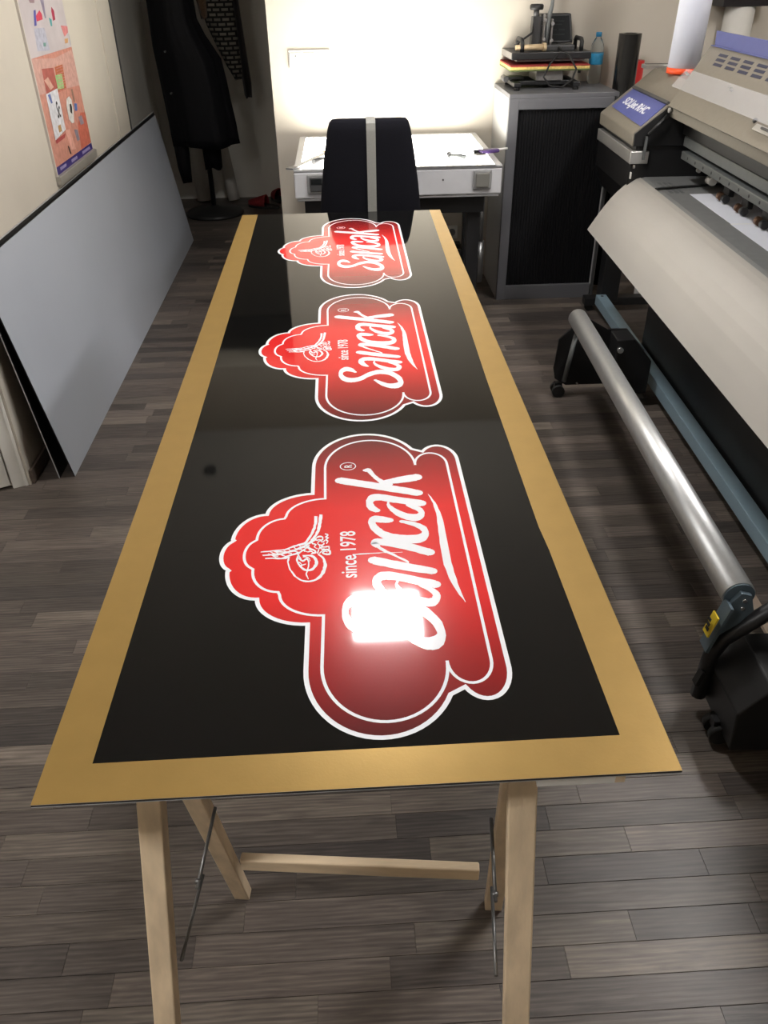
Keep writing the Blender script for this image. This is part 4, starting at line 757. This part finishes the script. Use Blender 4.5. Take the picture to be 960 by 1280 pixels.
# ---------------------------------------------------------------- heat press on the cabinet
hp = thing('heat_press', (1.03, 3.93, 1.008), 'flat heat press with red and yellow padded plate and control box on cabinet', 'heat press')
bs = MB()
for x in (-.15, .14): bs.box(x-.018, x+.018, -.13, .15, .014, .034)
bs.box(-.15, .14, -.06, -.03, .016, .034).box(-.15, .14, .10, .14, .016, .034)
bs.build('base_frame', 'blackmetal', hp, bevel=.003)
for x in (-.15, .14):
    for y in (-.115, .135): MB().cyl((x, y, 0), (x, y, .016), .014, .012, seg=14).build('foot', 'rubber', hp)
MB().box(-.05, .085, -.07, .10, .034, .082).build('riser', 'pressgrey', hp, bevel=.004)
MB().box(-.195, -.10, -.02, .03, .036, .050).cyl((-.19, -.03, .04), (-.19, .05, .04), .014, seg=12).build('slide_handle', 'darkgrey', hp, bevel=.002)
lw = [('lower_plate', 'pressgreen', .080, .087), ('foam_pad', 'pressyellow', .087, .099), ('silicone_mat', 'pressred', .099, .106)]
for nm, m, a, b in lw: MB().box(-.185, .205, -.10, .205, a, b).build(nm, m, hp, bevel=.002)
hd = MB().box(-.178, .212, -.075, .22, .126, .158).build('heating_head', 'blackmetal', hp, bevel=.004)
MB().box(-.150, .185, -.06, .20, .118, .126).build('hot_plate', 'pressgrey', hd, bevel=.001)
MB().box(-.1785, -.1775, -.07, .215, .130, .156).build('side_trim', 'pressgrey', hd)
for x in (-.125, .165):
    MB().tube([(x, -.05, .158), (x, -.05, .197), (x, -.035, .208), (x, .06, .208), (x, .075, .197), (x, .075, .158)], .010, 10).build('carry_handle', 'black', hd)
MB().box(-.075, -.005, .03, .11, .158, .172).box(-.062, -.018, .045, .095, .17, .30).box(-.045, .010, .05, .09, .16, .26).build('column', 'darkgrey', hp, bevel=.003)
MB().cyl((-.052, .03, .30), (-.052, .03, .334), .014, seg=12).build('screw_neck', 'darkgrey', hp)
MB().lathe([(0, .328), (.030, .328), (.033, .334), (.033, .346), (.028, .352), (0, .352)], (-.052, .03, 0), 18).build('pressure_knob', 'black', hp)
MB().box(-.012, -.004, .02, .05, .165, .31).box(.026, .034, .02, .05, .165, .29).build('link_arm', 'pressgrey', hp, bevel=.002)
for (x, z) in ((-.008, .205), (-.008, .285), (.030, .20), (.030, .27)): MB().cyl((x, .012, z), (x, .02, z), .008, seg=12).build('bolt', 'steel', hp)
MB().tube([(.006, .03, .17), (.010, .035, .24), (.012, .03, .30), (.020, .02, .345), (.022, .02, .44)], [.010, .010, .012, .009, .008], 10).build('lever', 'railgrey', hp)
MB().tube([(.022, .02, .44), (.024, .02, .56)], .015, 12).build('lever_grip', 'black', hp)
bx = MB().hexa([(.005, .10, .182), (.160, .10, .182), (.160, .18, .182), (.005, .18, .182)], [(-.005, .13, .306), (.145, .13, .306), (.145, .19, .306), (-.005, .19, .306)]).build('control_box', 'black', hp, bevel=.005)
MB().hexa([(.030, .1005, .192), (.148, .1005, .192), (.148, .1045, .192), (.030, .1045, .192)], [(.020, .1265, .297), (.136, .1265, .297), (.136, .1305, .297), (.020, .1305, .297)]).build('screen', 'screen', bx)
sm = MB()
for k, (a, b, z) in enumerate(((.05, .11, .272), (.05, .10, .258), (.055, .075, .236), (.085, .115, .236), (.055, .115, .216))): sm.box(a, b, .1003+(z-.192)*.2475-.0006, .1003+(z-.192)*.2475+.003, z, z+.005)
sm.build('screen_marks', 'screentext', bx)
MB().tube([(-.155, -.045, .176), (-.02, -.03, .176)], [.012, .014], 10).cyl((-.02, -.032, .176), (-.006, -.03, .176), .019, seg=14).build('wood_grip', 'handlewood', hp)
MB().box(-.02, .14, -.02, .08, .158, .182).build('hinge_block', 'darkgrey', hp, bevel=.004)
MB().tube([(-.10, .02, .17), (-.15, .0, .185), (-.07, .0, .235), (-.06, .04, .26)], .005, 8).build('cable', 'black', hp)
MB().tube([(.07, .06, .18), (.05, -.08, .15), (.0, -.125, .11), (-.03, -.15, .06), (.0, -.16, .022), (.06, -.16, .015), (.11, -.15, .045), (.13, -.13, .09), (.10, -.11, .14), (.06, -.02, .172)], .0048, 8).build('power_cable', 'rubber', hp)
MB().cyl((.16, -.08, .066), (.16, -.08, .08), .008, seg=10).build('stop_screw', 'black', hp)

wb = thing('water_bottle', (1.318, 4.03, 1.008), 'clear plastic water bottle with blue label and cap on the cabinet', 'bottle')
MB().lathe([(.0, 0), (.030, 0), (.034, .008), (.034, .09), (.034, .15), (.030, .172), (.018, .195), (.0125, .203), (.0125, .212)], seg=24).build('body', 'bottle', wb)
MB().lathe([(.0345, .085), (.0352, .087), (.0352, .134), (.0345, .136)], seg=24).build('label', 'bottle_label', wb)
MB().lathe([(.0, .206), (.0145, .206), (.0145, .224), (.012, .226), (.0, .226)], seg=18).build('cap', 'bottle_cap', wb)
def standing_roll(name, loc, r, h, m, label, cap=None):
    t = thing(name, loc, label, 'roll')
    MB().lathe([(r*.55, .0), (r, .0), (r, h), (r*.55, h), (r*.55, 0)], seg=28).build('sheet', m, t)
    MB().lathe([(r*.44, 0.001), (r*.545, .001), (r*.545, h-.004), (r*.44, h-.004), (r*.44, .001)], seg=20).build('core', 'core' if cap is None else cap, t)
    return t
standing_roll('black_roll', (1.447, 3.935, 0), .055, 1.232, 'blackroll', 'glossy black vinyl roll standing between cabinet and printer', 'black')
standing_roll('red_roll', (1.527, 4.045, 0), .046, 1.105, 'red', 'red vinyl roll standing behind the glossy black roll')

# ---------------------------------------------------------------- large format printer (local x = towards its back, local y = along its length away from the camera)
PA = math.radians(-2.0)
P0 = Vector((1.33, 3.62, 0))
pr = thing('wide_format_printer', P0, 'champagne wide-format printer with blue label, cream paper apron and black stand', 'printer', None, PA)
Y1, Y2, Y3 = -0.57, -2.75, -3.30
CAP = [(-.075, .88), (-.077, .93), (.150, 1.113), (.55, 1.116), (.55, .88)]
for (a, b) in ((0, Y1), (Y2, Y3)):
    c = MB().prism(CAP, a, b).build('end_cap', 'tan', pr, bevel=.004)
    MB().box(-.055, -.03, a-.004, b+.004, .862, .88).build('cap_gap', 'black', c)
    MB().box(-.078, .0, a, b-.012, .812, .862).build('trim_strip', 'silver', c, bevel=.003)
    MB().prism([(-.07, .812), (-.07, .70), (-.03, .60), (.5, .60), (.5, .88), (-.045, .88)], a-.004, b+.002).build('cap_base', 'blackmetal', c, bevel=.003)
    if a == 0:
        MB().prism([(-.070, .882), (-.072, .928), (.150, 1.106), (.54, 1.108), (.54, .882)], b+.0, b-.008).build('inner_cheek', 'black', c)
        # blue label plate on the slope, with white letters
        sl = math.atan2(.183, .227); cs_, sn = math.cos(sl), math.sin(sl)
        def S(u, d, y): return (-.077+u*cs_-d*sn, y, .93+u*sn+d*cs_)
        pl = MB(); u0_, u1_ = .050, .162
        pl.hexa([S(u0_, .0003, -.05), S(u1_, .0003, -.05), S(u1_, .0003, -.545), S(u0_-.012, .0003, -.56)], [S(u0_, .003, -.05), S(u1_, .003, -.05), S(u1_, .003, -.545), S(u0_-.012, .003, -.56)])
        lb = pl.build('label_plate', 'label_blue', c)
        MB().hexa([S(.163, .0003, -.04), S(.176, .0003, -.04), S(.176, .0003, -.56), S(.163, .0003, -.56)], [S(.163, .010, -.04), S(.176, .010, -.04), S(.176, .010, -.56), S(.163, .010, -.56)]).build('label_lip', 'darkgrey', c)
        TT = Matrix(((0, cs_, -sn, S(.086, .0032, 0)[0]), (-1, 0, 0, -.115), (0, sn, cs_, S(.086, .0032, 0)[2]), (0, 0, 0, 1)))
        textmesh('label_letters', 'SOLJet RHC', .052, 'printwhite', c, TT, xs=1.27, bold=.0012)
# hood between the caps
HOOD = [(.062, .992), (.055, 1.043), (.218, 1.237), (.60, 1.240), (.60, 1.0), (.585, 1.0), (.585, 1.225), (.225, 1.222), (.075, 1.040), (.078, .992)]
hm = MB().prism(HOOD, Y1-.003, Y2+.003)
hm.v = [(x, y+(.11*min(1, max(0, (x-.06)/.16)) if y > -1 else 0), z) for x, y, z in hm.v]
hood = hm.build('hood', 'tan', pr, bevel=.002)
def HS(u, d, y):   # u along the hood slope from its lower edge, d above it
    l = math.hypot(.163, .194); a, b = .163/l, .194/l
    return (.055+u*a-d*b, y, 1.043+u*b+d*a)
def hslab(mb, u0, u1, d0, d1, ya, yb):
    return mb.hexa([HS(u0, d0, ya), HS(u1, d0, ya), HS(u1, d0, yb), HS(u0, d0, yb)], [HS(u0, d1, ya), HS(u1, d1, ya), HS(u1, d1, yb), HS(u0, d1, yb)])
hslab(MB(), -.012, .006, -.004, .0015, Y1-.01, Y2+.01).build('front_crease', 'tan', hood)
for k in range(9):
    for (j, u) in ((0, .222), (1, .203), (2, .184)):
        ya = -.62-.125*k-.012*j
        hslab(MB(), u, u+.011, -.004, .0008, ya, ya-.085).build('vent_slot', 'slotdark', hood)
MB().hexa([(.222, -.50, 1.240), (.234, -.50, 1.240), (.234, Y2+.05, 1.240), (.222, Y2+.05, 1.240)], [(.236, -.455, 1.288), (.244, -.455, 1.288), (.244, Y2+.05, 1.288), (.236, Y2+.05, 1.288)]).build('rear_flap', 'flap_blue', pr)
MB().box(.214, .30, -.48, Y2+.05, 1.2375, 1.2405).build('flap_base', 'flap_blue', pr)
vz_ = MB(); hslab(vz_, .056, .138, .010, .0125, -.475, -2.70); vz_.build('clear_visor', 'clear', pr)
cl = MB()
for y in (-.50, -.98, -1.46): hslab(cl, .118, .126, .0, .015, y, y-.012)
cl.build('visor_screws', 'silver', pr)
lt_ = hslab(MB(), .030, .052, .0, .006, -1.36, -1.56).build('latch', 'silver', pr, bevel=.002)
hslab(MB(), .040, .046, .006, .012, -1.42, -1.50).build('latch_tongue', 'darkgrey', lt_)
MB().cyl(HS(.058, .0, -1.33), HS(.058, .008, -1.33), .008, seg=12).build('hood_screw', 'darkgrey', pr)
MB().cyl((.058, -.60, 1.02), (.045, -.60, 1.02), .010, seg=14).build('hinge_pin', 'silver', pr)
# inside the mouth
MB().box(.30, .32, Y1, Y2, .745, 1.21).build('inner_wall', 'black', pr)
MB().box(.20, .235, Y1, Y2, .985, 1.04).build('upper_rail', 'blackmetal', pr, bevel=.003)
MB().box(.12, .165, Y1-.06, Y2, .890, .928).build('carriage_rail', 'railgrey', pr, bevel=.003)
MB().box(.125, .17, Y1-.02, Y2, .929, .975).build('rail_lip', 'black', pr)
cbm = MB().box(.105, .20, Y1-.10, Y2, .848, .878).build('clamp_bar', 'railgrey', pr, bevel=.003)
hl = MB()
for k in range(22): hl.cyl((.1045, -.75-.09*k, .863), (.1055, -.75-.09*k, .863), .006, seg=8)
hl.build('bar_holes', 'black', cbm)
for k in range(10):
    y = -1.03-.18*k
    p = MB().box(.165, .20, y+.035, y-.035, .815, .847).box(.172, .195, y+.028, y-.028, .782, .815).build('pinch_unit', 'black', pr, bevel=.003)
    MB().cyl((.165, y+.012, .776), (.165, y+.034, .776), .0145, seg=14).build('pinch_roller', 'copper', p)
    MB().cyl((.165, y-.034, .776), (.165, y-.012, .776), .0145, seg=14).build('pinch_roller', 'darkgrey', p)
MB().cyl((.19, -.80, .792), (.19, -.845, .792), .016, seg=16).build('clamp_knob', 'socket', pr)
MB().cyl((.19, -.66, .80), (.19, -.68, .80), .008, seg=14).build('clamp_knob', 'socket', pr)
MB().prism([(-.018, .752), (-.030, .746), (-.030, .70), (.30, .70), (.30, .757), (.0, .757)], Y1, Y2).build('platen', 'platen', pr, bevel=.002)
sm = MB()
for k in range(4):
    for j in range(3): sm.box(.02+.022*j, .034+.022*j, -.68-.05*k, -.715-.05*k, .757, .7574)
sm.build('platen_marks', 'railgrey', pr)
MB().prism([(.0, .70), (.0, .60), (.5, .60), (.5, .88), (.30, .88), (.30, .70)], Y1, Y2).build('body_beam', 'blackmetal', pr)
# curved cream apron
ap = [(-.016, .7545), (-.034, .749), (-.052, .738), (-.078, .718), (-.104, .694), (-.130, .664), (-.155, .630), (-.183, .586), (-.214, .535)]
bk = [(x+.006, z-.004) for x, z in ap]
q = MB(); n = len(ap); ya, yb = Y1+.02, Y2-.02
vs_ = [(x, y, z) for y in (ya, yb) for x, z in ap] + [(x, y, z) for y in (ya, yb) for x, z in bk]
fs = []
for i in range(n-1):
    fs += [(i, i+1, n+i+1, n+i), (2*n+i, 3*n+i, 3*n+i+1, 2*n+i+1), (i, 2*n+i, 2*n+i+1, i+1), (n+i, n+i+1, 3*n+i+1, 3*n+i)]
fs += [(0, n, 3*n, 2*n), (n-1, 2*n-1+n, 4*n-1, 2*n-1)]
q.add(vs_, fs, False); q.build('apron', 'apron', pr)
MB().box(-.066, -.060, Y1+.018, Y1-.010, .752, .778).build('screw_plate', 'socket', pr, bevel=.001)
MB().cyl((-.05, Y1-.004, .80), (-.058, Y1-.004, .80), .007, seg=12).build('cheek_screw', 'silver', pr)
# gas strut beside the hood hinge and bar on the back
MB().tube([(-.02, Y1-.03, .93), (.045, Y1-.03, 1.0)], .008, 8).build('hood_strut', 'black', pr)
MB().box(-.028, -.018, Y1-.012, Y1-.020, .83, .92).build('cheek_rail', 'railgrey', pr)
# stand
for y in (-.13, -2.98):
    lg = MB().box(.0, .09, y-.045, y+.045, .06, .62).build('stand_leg', 'blackmetal', pr, bevel=.003)
    MB().box(-.075, .52, y-.03, y+.03, .035, .075).build('stand_foot', 'blackmetal', lg, bevel=.004)
    for x in (-.045, .48): MB().cyl((x, y-.014, .02), (x, y+.014, .02), .02, seg=14).build('caster', 'rubber', lg)
MB().box(-.026, .026, -.175, -2.93, .050, .100).build('cross_beam', 'beam', pr, bevel=.002)
MB().cyl((.0, -.20, .1), (.0, -.20, .1008), .008, seg=12).build('beam_hole', 'black', pr)
MB().box(.036, .046, -.80, -2.9, .03, .60).build('black_sheet', 'blackmetal', pr)  # added black sheet that keeps the view behind the cross beam black
gd = MB().box(.108, .235, -.002, .075, 1.108, 1.124).build('media_guide', 'silver', pr, bevel=.002)
MB().box(.12, .225, .045, .065, 1.124, 1.1255).build('guide_slot', 'darkgrey', gd)
# media on the platen
def W3(t, y, z): 
    c, s = math.cos(PA), math.sin(PA); return (P0.x+t*c-y*s, P0.y+t*s+y*c, z)
t = thing('print_sheet', W3(.16, -1.3, .7575), 'white printed sheet fed onto the printer platen under the pinch rollers', 'paper sheet', None, PA)
MB().box(-.075, .13, -.85, -.035, 0, .0008).box(-.072, .13, -.03, .41, 0, .0008).build('paper', 'paper', t)
MB().box(-.074, .13, -.036, -.030, 0, .0012).build('fold', 'spacer', t)
t = thing('black_strap', W3(-.02, -.815, .759), 'thin black strap lying across the far end of the platen', 'strap', None, PA)
MB().hexa([(0, .0, 0), (.30, .065, 0), (.295, .083, 0), (-.005, .014, 0)], [(0, .0, .006), (.30, .065, .006), (.295, .083, .006), (-.005, .014, .006)]).build('strap', 'rubber', t, bevel=.002)
t = thing('foot_bracket', (1.545, 3.57, 0), 'white angled metal foot standing behind the far printer leg', 'bracket')
MB().box(.0, .045, -.012, .012, 0, .30).box(-.03, .045, -.012, .03, 0, .022).build('bracket', 'socket', t, bevel=.003)
# rolls behind the printer
t = thing('paper_roll', W3(.195, -.25, 1.116), 'white paper roll with orange end standing on the printer end cap', 'roll', None, PA)
ln = Vector((.020, 0, 1)).normalized()
MB().cyl(ln*.022, ln*.62, .066, seg=32).build('paper', 'paperroll', t)
MB().cyl((0, 0, 0), ln*.022, .068, seg=32).build('end_plug', 'orange', t)
t = thing('wall_roll', (2.02, 4.05, 0), 'pale paper roll with dark cap standing by the back wall behind printer hood', 'roll')
MB().lathe([(0, 0), (.072, 0), (.072, 1.33), (0, 1.33)], seg=28).build('paper', 'whiteroll', t)
MB().box(-.12, .13, -.075, .070, 1.332, 1.45).build('cap', 'darkwool', t, bevel=.004)

# ---------------------------------------------------------------- take-up unit in front of the printer
def tk(t_, y, z): return (t_+.38, y+2.953, z)
tu = thing('takeup_unit', W3(-.38, -2.953, 0), 'aluminium take-up roller on black casters in front of the printer', 'take-up unit', None, PA)
ra, rb = tk(-.371, -2.845, .352), tk(-.364, -1.145, .352)
MB().cyl(ra, rb, .037, seg=40).build('roller', 'alu', tu)
MB().cyl((ra[0], ra[1]-.004, ra[2]), (ra[0], ra[1]+.0, ra[2]), .034, seg=32).build('roller_end', 'arm', tu)
def plate(mb, prof, y0, y1): return mb.prism([(a+.38, b) for a, b in prof], y0+2.953, y1+2.953)
# near bracket: arm, bent tube, drive box, caster
am = plate(MB(), [(-.395, .34), (-.375, .372), (-.350, .365), (-.335, .32), (-.39, .235), (-.415, .20), (-.425, .215)], -2.862, -2.850).build('arm', 'arm', tu, bevel=.002)
plate(MB(), [(-.431, .215), (-.424, .213), (-.395, .345), (-.402, .347)], -2.885, -2.845).build('arm_flange', 'arm', am)
plate(MB(), [(-.4375, .262), (-.4335, .261), (-.421, .318), (-.425, .319)], -2.884, -2.856).build('warning_sticker', 'yellow', am)
mk = MB()
for k in range(3): plate(mk, [(-.4378, .275+.014*k), (-.4365, .275+.014*k), (-.4350, .283+.014*k), (-.4363, .283+.014*k)], -2.878, -2.864)
mk.build('sticker_marks', 'black', am)
for z in (.352, .33): MB().cyl(tk(-.365, -2.866, z), tk(-.365, -2.860, z), .005, seg=10).build('arm_bolt', 'steel', am)
MB().tube([tk(-.10, -2.86, .40), tk(-.29, -2.86, .325), tk(-.385, -2.86, .235), tk(-.402, -2.86, .19), tk(-.405, -2.86, .05)], .019, 10).build('frame_tube', 'blackmetal', tu)
plate(MB(), [(-.385, .035), (-.395, .155), (-.335, .235), (-.15, .235), (-.10, .18), (-.10, .035)], -2.845, -3.02).build('drive_box', 'black', tu, bevel=.004)
MB().box(*[v for v in (.14, .19)], 2.953-3.0, 2.953-2.98, .205, .236).build('box_label', 'socket', tu)
plate(MB(), [(-.43, .10), (-.42, .098), (-.41, .14), (-.42, .145)], -2.88, -2.86).build('latch', 'rubber', tu)
def caster(t_, y):
    c = MB().box(t_+.38-.016, t_+.38+.016, y+2.953-.012, y+2.953+.012, .035, .06).build('caster', 'blackmetal', tu)
    for s in (-1, 1): MB().cyl(tk(t_, y+s*.010, .026), tk(t_, y+s*.028, .026), .026, seg=18).build('wheel', 'rubber', c)
caster(-.385, -2.945); caster(-.12, -2.945)
# far bracket
fb = plate(MB(), [(-.425, .255), (-.372, .308), (-.317, .344), (-.229, .294), (-.15, .294), (-.065, .20), (-.065, .055), (-.375, .050), (-.424, .081), (-.434, .128)], -1.130, -1.118).build('far_bracket', 'blackmetal', tu, bevel=.002)
plate(MB(), [(-.218, .291), (-.15, .294), (-.068, .20), (-.066, .06), (-.21, .052)], -1.13, -1.24).build('far_drive_box', 'black', tu, bevel=.004)
MB().tube([tk(-.361, -1.145, .285), tk(-.388, -1.145, .075)], .010, 8).build('far_arm', 'railgrey', tu)
MB().cyl(tk(-.205, -1.255, .255), tk(-.205, -1.238, .255), .012, seg=12).build('far_clamp', 'steel', tu)
MB().cyl(tk(-.33, -1.14, .062), tk(-.33, -1.134, .062), .005, seg=10).build('bracket_bolt', 'steel', tu)
caster(-.405, -1.118); caster(-.12, -1.118)
MB().box(*sorted((tk(-.182, 0, 0)[0], tk(-.150, 0, 0)[0])), tk(0, -1.2, 0)[1], tk(0, -2.86, 0)[1], .085, .097).build('tension_bar', 'beige', tu, bevel=.002)
